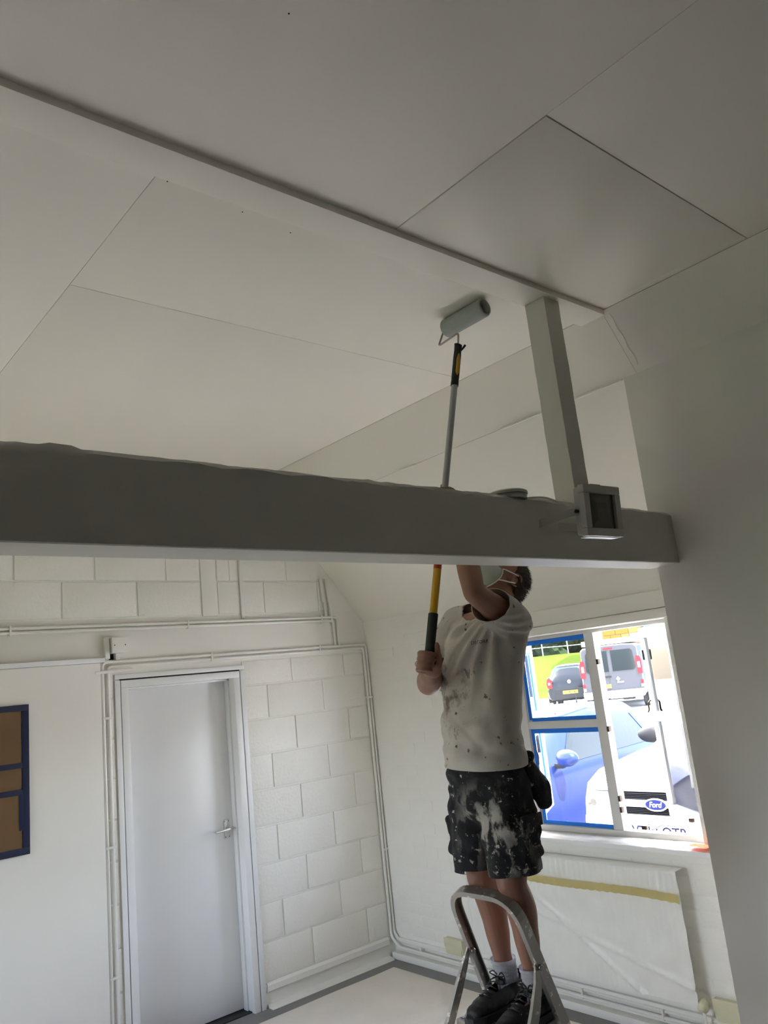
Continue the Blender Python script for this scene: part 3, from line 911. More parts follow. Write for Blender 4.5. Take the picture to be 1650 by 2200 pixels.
def build_car(name, label, body, T, side_wins, wheels, group=None, cat='car'):
    c = tag(empty(name), label, cat, group)
    bm = bmesh.new(); rings = []
    xs = sorted(set([T[0][0]+(T[-1][0]-T[0][0])*i/40 for i in range(41)]+[t[0] for t in T]))
    for x in xs:
        r = car_ring(x, T)
        full = [(y, z) for y, z in r]+[(-y, z) for y, z in r[-2:0:-1]]
        rings.append([bm.verts.new((x, y, z)) for y, z in full])
    n = len(rings[0])
    for a, b in zip(rings, rings[1:]):
        for j in range(n): bm.faces.new((a[j], a[(j+1) % n], b[(j+1) % n], b[j]))
    bm.faces.new(rings[0][::-1]); bm.faces.new(rings[-1])
    o = put('body', bm, body, c, smooth=True)
    for s in (1, -1):
        for (xa0, xa1, xb0, xb1, m) in side_wins:      # bottom x range, top x range
            bm = bmesh.new(); k = 8; vv = []
            for i in range(k+1):
                vv.append([])
                for j in range(5):
                    t = j/4; x = (xa0+(xb0-xa0)*t)*(1-i/k)+(xa1+(xb1-xa1)*t)*i/k
                    p = side_pt(x, .05+.85*t, T, .006); vv[-1].append(bm.verts.new((p.x, p.y*s, p.z)))
            for i in range(k):
                for j in range(4): bm.faces.new((vv[i][j], vv[i+1][j], vv[i+1][j+1], vv[i][j+1]))
            put('side_window', bm, m, c)
        for wx, wr_ in wheels:
            hb = interp(wx, T, 4)
            bm = bmesh.new(); lathe(bm, [(wr_+.045, -.03), (wr_+.045, .004)], (wx, s*hb, wr_), 24, Matrix.Rotation(-s*PI/2, 4, 'X')); put('wheel_arch', bm, M_trim, c)
            bm = bmesh.new(); lathe(bm, [(wr_*.9, -.18), (wr_, -.15), (wr_, -.01), (wr_*.9, .012), (wr_*.66, .014)], (wx, s*hb, wr_), 24, Matrix.Rotation(-s*PI/2, 4, 'X'))
            wh = put('wheel', bm, M_tyre, c, smooth=True)
            bm = bmesh.new(); lathe(bm, [(wr_*.64, .010), (wr_*.60, .020), (wr_*.2, .014), (.001, .022)], (wx, s*hb, wr_), 24, Matrix.Rotation(-s*PI/2, 4, 'X'))
            for q in range(7):
                a = 2*PI*q/7
                box(bm, wr_*.15, wr_*.6, -.022, .022, .012, .026, Matrix.Translation((wx, s*hb, wr_)) @ Matrix.Rotation(-s*PI/2, 4, 'X') @ Matrix.Rotation(a, 4, 'Z'))
            put('rim', bm, M_rim, wh)
    return c
def top_strip(c, name, x0, x1, T, m, inset=.06, off=.008, x_in=0):
    """glass panel lying over the sloping top surface between x0 and x1 (windscreen or rear glass)"""
    bm = bmesh.new(); vv = []
    for i in range(9):
        x = x0+(x1-x0)*i/8; r = car_ring(x, T); row = []
        h = r[7][0]-inset
        for j in range(9):
            u = -1+2*j/8; y = u*h
            z = r[9][1] if abs(u) < .5 else r[9][1]+(r[7][1]-r[9][1])*(abs(u)-.5)*2*.9
            row.append(bm.verts.new((x+off*(.7 if x1 > x0 else -.7)*(0), y, z+off+.010)))
        vv.append(row)
    for i in range(8):
        for j in range(8): bm.faces.new((vv[i][j], vv[i+1][j], vv[i+1][j+1], vv[i][j+1]))
    return put(name, bm, m, c, smooth='all')
def mirror(c, x, hb, z, m, s):
    bm = bmesh.new(); bmesh.ops.create_icosphere(bm, subdivisions=3, radius=1)
    for v in bm.verts: v.co = Vector((v.co.x*.075-(.02 if v.co.x < -.3 else 0), v.co.y*.125, v.co.z*.085*(1-.15*v.co.y*s)))+Vector((x, s*(hb+.11), z))
    o = put('mirror', bm, m, c, smooth='all')
    bx('mirror_foot', x-.03, x+.02, min(s*(hb-.05), s*(hb+.06)), max(s*(hb-.05), s*(hb+.06)), z-.10, z-.05, M_trim, o, bev=.01)

GZ = -0.055
# white pickup-fronted car, nose to the window.  table: x, zb, zm, zt, hb, ht ; x grows to the tail (local -x is nose)
M_wcar = paint('white_car_paint', (.55, .55, .56))
T1 = [(0, .30, .70, .80, .66, .60), (.04, .26, .76, .86, .74, .66), (.18, .25, .86, .93, .83, .74), (.45, .25, .93, 1.00, .89, .80), (1.0, .25, .98, 1.07, .90, .80), (1.32, .25, 1.0, 1.11, .90, .78), (1.95, .25, 1.01, 1.60, .90, .64), (2.3, .25, 1.01, 1.66, .90, .64), (4.0, .25, 1.02, 1.66, .90, .64), (4.4, .25, 1.02, 1.35, .88, .62), (4.5, .3, .95, 1.05, .85, .6)]
c1 = build_car('white_car', 'white car parked nose towards the window, chrome grille bar with oval badge', M_wcar, T1, [(1.62, 2.45, 2.02, 2.45, M_ltglass), (2.52, 3.4, 2.52, 3.3, M_ltglass)], [(.85, .33), (3.6, .33)])
c1.location = (5.72, 3.64, GZ+.022)
top_strip(c1, 'windscreen', 1.42, 1.92, T1, M_ltglass)
M_gr = mat('grille_black', (.003, .003, .004), .9, spec=0); M_grsl = mat('grille_slat_grey', (.02, .02, .022), .8, spec=0)
for z0, z1 in ((.815, .862), (.700, .752)):
    bx('grille', -.020, .1, -.38, .38, z0, z1, M_gr, c1, bev=.004)
bm = bmesh.new()
for z0, z1 in ((.815, .862), (.700, .752)):
    for k in range(4): box(bm, -.024, -.016, -.35, .35, z0+.006+k*.012, z0+.010+k*.012)
put('grille_slat', bm, M_grsl, c1)['kind'] = 'stuff'
bm = bmesh.new(); box(bm, -.034, .08, -.42, .42, .757, .810, None, .014); put('grille_bar', bm, mat('pale_chrome', (.75, .77, .80), .25, metal=.4), c1, smooth=True)
bx('bumper', -.045, .25, -.70, .70, .34, .690, M_wcar, c1, bev=.05)
bx('bonnet_gap', -.006, .07, -.62, .62, .868, .873, M_dark, c1)
for s in (1, -1):
    bm = bmesh.new(); bmesh.ops.create_icosphere(bm, subdivisions=3, radius=1)
    for v in bm.verts: v.co = Vector((v.co.x*.22+.19, v.co.y*.15+s*.62+ (v.co.x*.08*s), v.co.z*.11+.775+v.co.x*.04))
    hl = put('headlight', bm, M_whitelens, c1, smooth='all')
    bm = bmesh.new(); lathe(bm, [(.055, 0), (.06, -.008), (.03, -.012)], (-.02, s*.585, .78), 18, Matrix.Rotation(PI/2, 4, 'Y')); put('lamp_ring', bm, M_chrome, hl)
    mirror(c1, 1.62, .88, 1.14, M_trim, s)
# badge
M_badge = mat('badge_blue', (.006, .01, .07), .5, spec=.1)
bd = bmesh.new(); lathe(bd, [(1, 0), (1, .004)], (0, 0, 0), 36)
for v in bd.verts: v.co = Vector((-.038-v.co.z*2, v.co.y*.100, v.co.x*.048+.783))
bg = put('badge', bd, M_wplate, c1)
bd = bmesh.new(); lathe(bd, [(1, 0), (1, .002)], (0, 0, 0), 36)
for v in bd.verts: v.co = Vector((-.0465-v.co.z, v.co.y*.088, v.co.x*.038+.783))
put('badge_field', bd, M_badge, bg)
Mtx = basis((-.0487, 0, .783), (0, -1, 0), (0, 0, 1), (-1, 0, 0))
text_mesh('badge_lettering', 'Ford', .056, M_wplate, Mtx @ Matrix.Shear('XZ', 4, (0, 0)) @ Matrix(((1, .25, 0, 0), (0, 1, 0, 0), (0, 0, 1, 0), (0, 0, 0, 1))), bg, bold=.0008)
npz = .585
pt = bx('number_plate', -.056, -.048, -.262, .262, npz-.058, npz+.058, M_wplate, c1, bev=.002)
M_ink = mat('plate_ink', (.008, .008, .03), .7, spec=.1)
for a in ((-.258, .258, npz+.050, npz+.054), (-.258, .258, npz-.054, npz-.050), (-.258, -.254, npz-.054, npz+.054), (.254, .258, npz-.054, npz+.054)):
    bx('plate_border', -.0572, -.0560, a[0], a[1], a[2], a[3], M_ink, pt)
text_mesh('plate_text', 'VT12 OTR', .105, M_ink, basis((-.0570, 0, npz-.002), (0, -1, 0), (0, 0, 1), (-1, 0, 0)), pt, bold=.0015)

# blue hatchback to its left, nose to the building
M_bcar = paint('blue_car_paint', (.010, .022, .11))
T2 = [(0, .3, .62, .70, .55, .5), (.12, .2, .70, .78, .72, .6), (.5, .2, .84, .92, .83, .72), (1.0, .2, .90, .99, .86, .74), (1.25, .2, .92, 1.03, .87, .72), (1.95, .2, .93, 1.42, .87, .60), (2.5, .2, .94, 1.47, .87, .60), (3.3, .2, .96, 1.44, .87, .58), (3.75, .2, .98, 1.22, .86, .58), (4.0, .25, .96, 1.05, .82, .56), (4.1, .3, .8, .9, .78, .5)]
c2 = build_car('blue_car', 'blue hatchback beside the white car, seen past the taped panes', M_bcar, T2, [(1.55, 2.42, 2.0, 2.42, M_cglass), (2.5, 3.25, 2.5, 3.1, M_cglass), (3.32, 3.6, 3.2, 3.3, M_cglass)], [(.75, .30), (3.35, .30)])
c2.location = (5.15, 6.15, GZ)
top_strip(c2, 'windscreen', 1.33, 1.92, T2, M_ltglass)
for s in (1, -1):
    mirror(c2, 1.50, .87, 1.02, M_bcar, s)
    bx('door_handle', 2.25, 2.40, min(s*.862, s*.885), max(s*.862, s*.885), .80, .83, M_bcar, c2, bev=.008)
    bm = bmesh.new(); sweep(bm, [(x, s*(interp(x, T2, 5)-.05), interp(x, T2, 3)+.006) for x in (1.95, 2.2, 2.5, 2.9, 3.3)], circ(8, .012)); put('roof_rail', bm, M_chrome, c2)
bm = bmesh.new(); lathe(bm, [(.012, 0), (.005, .06), (.003, .16)], (3.1, 0, 1.45), 8); put('aerial', bm, M_trim, c2)

# dark small car further off, tail to us.  here local x=0 is the tail and grows forward
M_kcar = paint('dark_car_paint', (.006, .008, .012))
T3 = [(0, .42, .78, .86, .66, .56), (.05, .30, .86, .95, .76, .60), (.14, .25, .92, 1.10, .80, .58), (.42, .25, .95, 1.45, .81, .54), (.9, .25, .95, 1.49, .82, .54), (1.9, .25, .94, 1.48, .82, .54), (2.55, .25, .92, 1.05, .82, .6), (3.3, .3, .8, .88, .8, .6), (3.5, .35, .6, .66, .7, .5)]
c3 = build_car('small_dark_car', 'small black hatchback parked tail-on by the grass bank', M_kcar, T3, [(.55, 1.2, .62, 1.2, M_cglass), (1.28, 2.2, 1.28, 1.9, M_cglass)], [(.5, .29), (2.85, .29)])
def place_car(c, a, d, rz):
    p = on_view(a, d); c.location = (p.x, p.y, yard_z(p.x, p.y)); c.rotation_euler = (0, 0, math.radians(rz))
# rear parts on a tail at local x = 0 facing -x
def slab(c, name, pts, x, m, par=None, th=.02, slant=0.0):
    """flat panel on the tail; pts (y,z); x grows with z by slant"""
    bm = bmesh.new()
    f = [bm.verts.new((x+slant*max(0, z-.9), y, z)) for y, z in pts]; b = [bm.verts.new((x+slant*max(0, z-.9)+th, y, z)) for y, z in pts]
    n = len(pts)
    bm.faces.new(f); bm.faces.new(b[::-1])
    for i in range(n): bm.faces.new((f[i], f[(i+1) % n], b[(i+1) % n], b[i]))
    return put(name, bm, m, par or c)
slab(c3, 'rear_window', [(-.60, .98), (.60, .98), (.62, 1.06), (.50, 1.40), (-.50, 1.40), (-.62, 1.06)], .055, M_ltglass, th=.10, slant=.62)
slab(c3, 'bumper', [(-.70, .34), (.70, .34), (.76, .62), (.74, .66), (-.74, .66), (-.76, .62)], -.05, M_kcar, th=.3)
slab(c3, 'tailgate_gap', [(-.55, .66), (.55, .66), (.55, .672), (-.55, .672)], -.055, M_dark)
for s in (1, -1):
    tl = slab(c3, 'tail_light', [(s*.60, .72), (s*.76, .72), (s*.80, .86), (s*.76, 1.04), (s*.66, 1.06), (s*.60, .98)], -.03, M_tred, th=.16)
    slab(c3, 'lens', [(s*.66, .84), (s*.74, .84), (s*.74, .92), (s*.66, .92)], -.034, M_whitelens, tl)
    mirror(c3, 2.2, .82, 1.0, M_kcar, s)
bd = bmesh.new(); lathe(bd, [(.065, 0), (.06, .012)], (-.0, 0, .90), 20, Matrix.Rotation(-PI/2, 4, 'Y')); o = put('round_badge', bd, M_chrome, c3)
text_mesh('badge_letters', 'VW', .06, M_kcar, basis((-.0135, 0, .90), (0, -1, 0), (0, 0, 1), (-1, 0, 0)), o)
pk = slab(c3, 'number_plate', [(-.26, .49), (.26, .49), (.26, .60), (-.26, .60)], -.062, M_yplate)
text_mesh('plate_text', 'VO14 OKX', .105, M_ink, basis((-.064, 0, .545), (0, -1, 0), (0, 0, 1), (-1, 0, 0)), pk, bold=.001)
place_car(c3, 37.0, 29.0, 31)

# grey van, tail to us
M_vcar = paint('grey_van_paint', (.034, .035, .042))
T4 = [(0, .42, 1.15, 1.93, .90, .82), (.06, .36, 1.15, 1.97, .94, .84), (.25, .34, 1.15, 1.98, .95, .83), (3.4, .34, 1.12, 1.97, .95, .82), (3.9, .34, 1.08, 1.80, .94, .78), (4.5, .34, 1.05, 1.16, .92, .78), (4.9, .4, .9, 1.0, .85, .7)]
c4 = build_car('grey_van', 'grey panel van parked tail-on in front of the stone building', M_vcar, T4, [(2.75, 3.55, 2.75, 3.3, M_ltglass)], [(.85, .33), (3.95, .33)], cat='van')
slab(c4, 'rear_window', [(.06, 1.16), (.70, 1.16), (.76, 1.24), (.72, 1.74), (.66, 1.80), (.06, 1.80)], -.012, M_cglass)
slab(c4, 'rear_window', [(-.06, 1.16), (-.70, 1.16), (-.76, 1.24), (-.72, 1.74), (-.66, 1.80), (-.06, 1.80)], -.012, M_cglass)
slab(c4, 'door_gap', [(.095, .52), (.105, .52), (.035, 1.9), (.025, 1.9)], -.008, M_dark)
slab(c4, 'bumper', [(-.88, .36), (.88, .36), (.93, .44), (.93, .58), (-.93, .58), (-.93, .44)], -.09, mat('grey_bumper', (.25, .25, .28), .5), th=.3)
slab(c4, 'tow_bar', [(-.6, .28), (.6, .28), (.6, .34), (-.6, .34)], -.02, M_trim, th=.1)
slab(c4, 'brake_light', [(-.14, 1.84), (.14, 1.84), (.14, 1.89), (-.14, 1.89)], -.02, M_tred)
for s in (1, -1):
    tl = slab(c4, 'tail_light', [(s*.80, 1.02), (s*.94, 1.02), (s*.945, 1.45), (s*.90, 1.56), (s*.80, 1.56), (s*.78, 1.4)], -.02, M_tred, th=.12)
    slab(c4, 'lens', [(s*.82, 1.20), (s*.90, 1.20), (s*.90, 1.38), (s*.82, 1.38)], -.026, M_whitelens, tl)
    rl = slab(c4, 'reflector', [(s*.84, .72), (s*.92, .72), (s*.92, .84), (s*.84, .84)], -.02, M_tred)
    slab(c4, 'lens', [(s*.84, .62), (s*.92, .62), (s*.92, .71), (s*.84, .71)], -.02, M_whitelens, rl)
slab(c4, 'door_handle', [(.02, .98), (.26, .98), (.26, 1.03), (.02, 1.03)], -.02, M_trim)
slab(c4, 'diamond_badge', [(-.18, 1.0), (-.12, .92), (-.18, .84), (-.24, .92)], -.016, M_chrome)
slab(c4, 'name_badge', [(-.34, .80), (-.14, .80), (-.14, .84), (-.34, .84)], -.014, M_chrome)
pk = slab(c4, 'number_plate', [(.06, .66), (.58, .66), (.58, .78), (.06, .78)], -.022, M_yplate)
text_mesh('plate_text', 'EK64 NPJ', .105, M_ink, basis((-.024, .32, .72), (0, -1, 0), (0, 0, 1), (-1, 0, 0)), pk, bold=.001)
slab(c4, 'roof_rack', [(-.80, 2.0), (.80, 2.0), (.80, 2.16), (-.80, 2.16)], .1, M_wcar, th=2.6)
place_car(c4, 34.1, 26.0, 26)

# ------------------------------------------------------------ stepladder
M_alu = mat('worn_aluminium', (.40, .38, .35), .42, metal=.85, bump=.15, bscale=30)
splat(M_alu, (.72, .68, .62), 30, .60, .64)
splat(M_alu, (.30, .12, .06), 22, .66, .70)
ld = tag(empty('stepladder', (2.2, 2.22, 0)), 'paint-spattered aluminium stepladder with a hooped handrail', 'ladder')
def strip(name, pts, a, b, par=ld, upv=(0, 1, 0), lip=.004):
    bm = bmesh.new()
    prof = [(-a, -b), (a, -b), (a, b), (a-lip, b), (a-lip, -b+lip), (-a+lip, -b+lip), (-a+lip, b), (-a, b)]
    sweep(bm, [Vector(p)-Vector((2.2, 2.22, 0)) for p in pts], prof, upv=upv)
    return put(name, bm, M_alu, par, smooth=False)
YL0, YL1 = 2.045, 2.372
hoop = rounded([(2.625, YL1+.035, 0.0), (2.38, YL1+.004, .66), (2.213, YL1-.005, 1.105), (2.213, YL0+.005, 1.105), (2.38, YL0-.004, .66), (2.625, YL0-.035, 0.0)], .105, 8)
bm = bmesh.new()
# rectangular bent channel: wide across the run, thin towards the inside
pts = [p-Vector((2.2, 2.22, 0)) for p in hoop]
nrm = Vector((-.936, 0, -.352)).normalized()     # hoop plane normal, kept constant
rings = []
for i, p in enumerate(pts):
    t = frame_at(pts, i); inn = t.cross(nrm).normalized()
    rings.append([bm.verts.new(p+nrm*a+inn*b) for a, b in ((-.021, -.010), (.021, -.010), (.021, .010), (.017, .010), (.017, -.006), (-.017, -.006), (-.017, .010), (-.021, .010))])
for a, b in zip(rings, rings[1:]):
    for j in range(8): bm.faces.new((a[j], a[(j+1) % 8], b[(j+1) % 8], b[j]))
bm.faces.new(rings[0][::-1]); bm.faces.new(rings[-1])
put('handrail_stile', bm, M_alu, ld)
for s, yy in ((1, YL1), (-1, YL0)):
    bm = bmesh.new()
    P = [(2.285, yy+.000*s, .885), (2.262, yy+.014*s, .82), (2.225, yy+.020*s, .75), (2.17, yy+.023*s, .66), (1.70, yy+.050*s, 0.0)]
    sc = [.35, .8, 1, 1, 1]
    sweep(bm, [Vector(p)-Vector((2.2, 2.22, 0)) for p in P], [(-.007, -.019), (.007, -.019), (.007, .019), (.003, .019), (.003, -.013), (-.003, -.013), (-.003, .019), (-.007, .019)], upv=(1, 0, 0), scales=sc)
    put('rear_leg', bm, M_alu, ld)
    bm = bmesh.new(); lathe(bm, [(.010, -.016), (.010, .016), (.006, .019)], (2.292-2.2, yy-2.22, .865), 12, Matrix.Rotation(PI/2, 4, 'X')); put('rivet', bm, M_alu, ld)
    for fx in (2.625, 1.70): bx('rubber_foot', fx-2.2-.03, fx-2.2+.03, yy+(.035 if fx > 2 else .05)*s-2.22-.018, yy+(.035 if fx > 2 else .05)*s-2.22+.018, -.0, .03, M_black, ld, bev=.004)
bx('platform', 2.165-2.2, 2.405-2.2, YL0+.012-2.22, YL1-.012-2.22, .645, .672, M_alu, ld, bev=.003)
bm = bmesh.new()
for k in range(9): box(bm, 2.18-2.2+k*.024, 2.19-2.2+k*.024, YL0+.02-2.22, YL1-.02-2.22, .672, .6745)
put('platform_grip', bm, M_black, ld)['kind'] = 'stuff'
bx('step', 2.44-2.2, 2.53-2.2, YL0-.012-2.22, YL1+.012-2.22, .33, .352, M_alu, ld, bev=.003)
bx('brace', 2.06-2.2, 2.08-2.2, YL0-.012-2.22, YL1+.012-2.22, .50, .53, M_alu, ld, bev=.002)

# ------------------------------------------------------------ roller pole
PB, PT = Vector((2.031, 2.158, 1.905)), Vector((2.372, 2.100, 3.245))
pd = (PT-PB).normalized()
def pp(z): return PB+(PT-PB)*((z-PB.z)/(PT.z-PB.z))
rp = tag(empty('paint_roller', PB), 'paint roller on a yellow and grey extension pole pressed to the ceiling', 'roller')
def rod(name, z0, z1, r0, r1, m, n=16, par=rp, extra=None):
    bm = bmesh.new(); sweep(bm, [pp(z0)-PB, pp(z1)-PB], circ(n, 1), scales=[r0, r1]); return put(name, bm, m, par, smooth=True)
M_pgrey = mat('grey_pole', (.42, .42, .42), .35, metal=.3)
M_pyel = mat('yellow_pole', (.62, .36, .01), .35)
M_pblk = mat('black_grip', (.012, .018, .017), .6)
rod('grip', 1.928, 2.125, .0185, .0190, M_pblk)
rod('lower_tube', 2.12, 2.50, .0155, .0155, M_pyel)
rod('tube_label', 2.335, 2.40, .0158, .0158, mat('white_label', (.7, .7, .68), .5)); rod('tube_label', 2.295, 2.320, .0158, .0158, mat('red_label', (.45, .04, .01), .5))
rod('upper_tube', 2.50, 3.10, .0135, .0135, M_pgrey); rod('collar', 2.47, 2.52, .018, .017, M_pblk)
rod('collar', 3.07, 3.10, .017, .016, M_pblk)
bm = bmesh.new()
sweep(bm, [pp(z)-PB for z in (3.095, 3.11, 3.16, 3.21, 3.235, 3.262)], circ(14, 1), scales=[(.016, .016), (.0165, .0165), (.0165, .0165), (.0155, .017), (.014, .016), (.012, .019)])
hdl = put('roller_handle', bm, M_pblk, rp, smooth=True)
bm = bmesh.new()
sweep(bm, [pp(z)-PB+Vector((-.004, -.0125, 0)) for z in (3.112, 3.13, 3.19, 3.215)], circ(10, 1), scales=[.003, .0085, .0085, .003]); put('handle_inlay', bm, mat('yellow_inlay', (.55, .30, .01), .4), hdl, smooth='all')
bm = bmesh.new(); sweep(bm, [pp(3.222)-PB, pp(3.236)-PB+Vector((.004, -.028, 0)), pp(3.248)-PB+Vector((.008, -.036, 0))], circ(8, 1), scales=[.006, .0045, .005]); put('handle_hook', bm, M_pblk, hdl, smooth='all')
RX, RZ = 2.418, 3.386
q0 = pp(3.25)-PB
R0 = Vector((RX, 2.198, RZ))-PB
tubepts = [q0, Vector((RX-.035, 2.095, 3.318))-PB, Vector((RX-.040, 2.215, 3.305))-PB, R0+Vector((0, .014, -.004)), Vector((RX, 1.98, RZ))-PB]
bm = bmesh.new(); sweep(bm, rounded(tubepts, .016, 5), circ(10, .0042)); put('wire_frame', bm, mat('wire_pinkish', (.42, .36, .34), .4, metal=.4), rp, smooth=True)
M_nap = mat('wet_roller_nap', (.40, .43, .40), .7, bump=.5, bscale=120)
bm = bmesh.new()
L = .238
prof = [(.012, 0), (.034, .001), (.0405, .008), (.0408, L*.5), (.0405, L-.008), (.037, L-.001), (.031, L), (.029, L-.03), (.001, L-.03)]
lathe(bm, prof, (RX, 2.198, RZ), 32, Matrix.Rotation(PI/2, 4, 'X'))
bmesh.ops.transform(bm, matrix=Matrix.Translation(-PB), verts=bm.verts[:])
for v in bm.verts:
    pass
put('roller_sleeve', bm, M_nap, rp, smooth=True)

# ------------------------------------------------------------ the painter
def capsule(bm, pts, radii, n=18, upv=(0, 1, 0)):
    """lofted limb with rounded ends; radii float or (side, up) pairs"""
    pts = [Vector(p) for p in pts]
    rad = [(r, r) if not isinstance(r, (tuple, list)) else r for r in radii]
    # subdivide with catmull-rom
    P, Rr = [], []
    m = len(pts)
    for i in range(m-1):
        p0, p1, p2, p3 = pts[max(i-1, 0)], pts[i], pts[i+1], pts[min(i+2, m-1)]
        k = 6
        for j in range(k):
            t = j/k
            P.append(.5*((2*p1)+(p2-p0)*t+(2*p0-5*p1+4*p2-p3)*t*t+(3*p1-p0-3*p2+p3)*t**3))
            s = t*t*(3-2*t)
            Rr.append((rad[i][0]*(1-s)+rad[i+1][0]*s, rad[i][1]*(1-s)+rad[i+1][1]*s))
    P.append(pts[-1]); Rr.append(rad[-1])
    d0 = (P[0]-P[1]).normalized(); d1 = (P[-1]-P[-2]).normalized()
    a, ra = P[0], Rr[0]; b, rb_ = P[-1], Rr[-1]
    pre, prr, post, por = [], [], [], []
    for f in (.98, .8, .5):
        c = math.sqrt(1-f*f); mr = min(ra)
        pre.append(a+d0*mr*f); prr.append((ra[0]*c, ra[1]*c))
    for f in (.5, .8, .98):
        c = math.sqrt(1-f*f); mr = min(rb_)
        post.append(b+d1*mr*f); por.append((rb_[0]*c, rb_[1]*c))
    sweep(bm, pre+P+post, circ(n), upv=upv, scales=prr+Rr+por)

def ball(bm, c, r, M=None, sub=3):
    ret = bmesh.ops.create_icosphere(bm, subdivisions=sub, radius=1)
    for v in ret['verts']:
        p = Vector((v.co.x*r[0], v.co.y*r[1], v.co.z*r[2]))
        if M is not None: p = M @ p
        v.co = p+Vector(c)
    return ret['verts']

def fuse(name, bm, voxel, m, parent, smooth_it=6, fac=.5):
    """one continuous skin from overlapping closed forms"""
    bmesh.ops.recalc_face_normals(bm, faces=bm.faces[:])
    me = bpy.data.meshes.new('tmp'); bm.to_mesh(me); bm.free()
    o = bpy.data.objects.new('tmp', me); COL.objects.link(o)
    r = o.modifiers.new('r', 'REMESH'); r.mode = 'VOXEL'; r.voxel_size = voxel; r.use_smooth_shade = True
    if smooth_it:
        s = o.modifiers.new('s', 'SMOOTH'); s.iterations = smooth_it; s.factor = fac
    dg = bpy.context.evaluated_depsgraph_get(); dg.update()
    out = bpy.data.meshes.new_from_object(o.evaluated_get(dg))
    bpy.data.objects.remove(o)
    out.materials.clear(); out.materials.append(m)
    out.name = name
    for p in out.polygons: p.use_smooth = True
    ob = bpy.data.objects.new(name, out); COL.objects.link(ob)
    if parent: ob.parent = parent
    return ob

def warp(o, fn):
    me = o.data; n = len(me.vertices)
    co = np.empty(n*3, dtype=np.float32); me.vertices.foreach_get('co', co)
    no = np.empty(n*3, dtype=np.float32); me.vertices.foreach_get('normal', no)
    co = co.reshape(-1, 3); no = no.reshape(-1, 3)
    for i in range(n):
        d = fn(Vector(co[i].tolist()))
        if d: co[i] += no[i]*d
    me.vertices.foreach_set('co', co.ravel()); me.update()

TORSO = [(1.50, 2.300, .128, .185), (1.56, 2.305, .132, .188), (1.68, 2.315, .128, .178), (1.80, 2.335, .126, .176), (1.92, 2.368, .130, .188), (2.01, 2.398, .122, .196), (2.09, 2.428, .10, .17)]
def on_torso(p):
    q = p+ORG
    if q.z > 2.09: return False
    a = [interp(q.z, TORSO, k) for k in (1, 2, 3)]
    return ((q.x-a[0])/a[1])**2+((q.y-2.19)/a[2])**2 < 1.10
def cut(o, planes):
    """trim open edges: planes = (point, outward normal, radius)"""
    bm = bmesh.new(); bm.from_mesh(o.data)
    for c, n, rad in planes:
        c, n = Vector(c), Vector(n).normalized()
        arm = .10 < rad < .15 and rad != .13
        lim = .098 if rad == .12 else .088
        def skip(p):
            if not arm: return False
            d = p-c; return on_torso(p) or (d-n*d.dot(n)).length > lim
        fs = [f for f in bm.faces if (f.calc_center_median()-c).length < rad*1.35 and not (arm and on_torso(f.calc_center_median()))]
        es = list({e for f in fs for e in f.edges}); vs = list({v for f in fs for v in f.verts})
        bmesh.ops.bisect_plane(bm, geom=vs+es+fs, plane_co=c, plane_no=n)
        kill = [f for f in bm.faces if (f.calc_center_median()-c).length < rad*1.2 and (f.calc_center_median()-c).dot(n) > 1e-5 and not skip(f.calc_center_median())]
        bmesh.ops.delete(bm, geom=kill, context='FACES')
    # drop loose islands
    bm.to_mesh(o.data); bm.free()
    for p in o.data.polygons: p.use_smooth = True

ORG = Vector((2.32, 2.19, .675))
pe = tag(empty('person', ORG), 'painter in a spattered white T-shirt and dark work shorts standing on the stepladder', 'person')
def V(x, y, z): return Vector((x, y, z))-ORG
M_skin = mat('skin', (.33, .165, .11), .5, bump=.08, bscale=60, var=.10, vscale=9)
M_skin.node_tree.nodes['Principled BSDF'].inputs['Subsurface Weight'].default_value = .12
M_skin.node_tree.nodes['Principled BSDF'].inputs['Subsurface Radius'].default_value = (.012, .005, .003)
shL, shR = V(2.385, 2.035, 2.080), V(2.412, 2.365, 2.075)
elL, elR = V(2.150, 1.985, 2.180), V(2.232, 2.374, 1.868)
wrL, wrR = V(2.205, 2.075, 2.512), V(2.098, 2.206, 1.912)
hd_p = math.radians(44)
HC = V(2.528, 2.172, 2.262)
hf = Vector((-math.cos(hd_p), 0, math.sin(hd_p))); hu = Vector((math.sin(hd_p), 0, math.cos(hd_p))); hl = Vector((0, -1, 0))
# small head turn towards his right
tq = Matrix.Rotation(math.radians(-6), 3, hu); hf = tq @ hf; hl = tq @ hl
HM = Matrix((hf, hl, hu)).transposed()          # columns f, l, u
def hp_(f, l, u): return HC+hf*f+hl*l+hu*u
bm = bmesh.new()
# trunk
capsule(bm, [V(2.305, 2.19, 1.46), V(2.315, 2.19, 1.62), V(2.345, 2.19, 1.80), V(2.385, 2.19, 1.96), V(2.425, 2.19, 2.06)], [(.155, .10), (.14, .095), (.15, .10), (.165, .105), (.13, .08)], upv=(1, 0, 0))
capsule(bm, [shL+Vector((.005, .05, 0)), shR+Vector((.005, -.05, 0))], [.062, .062])
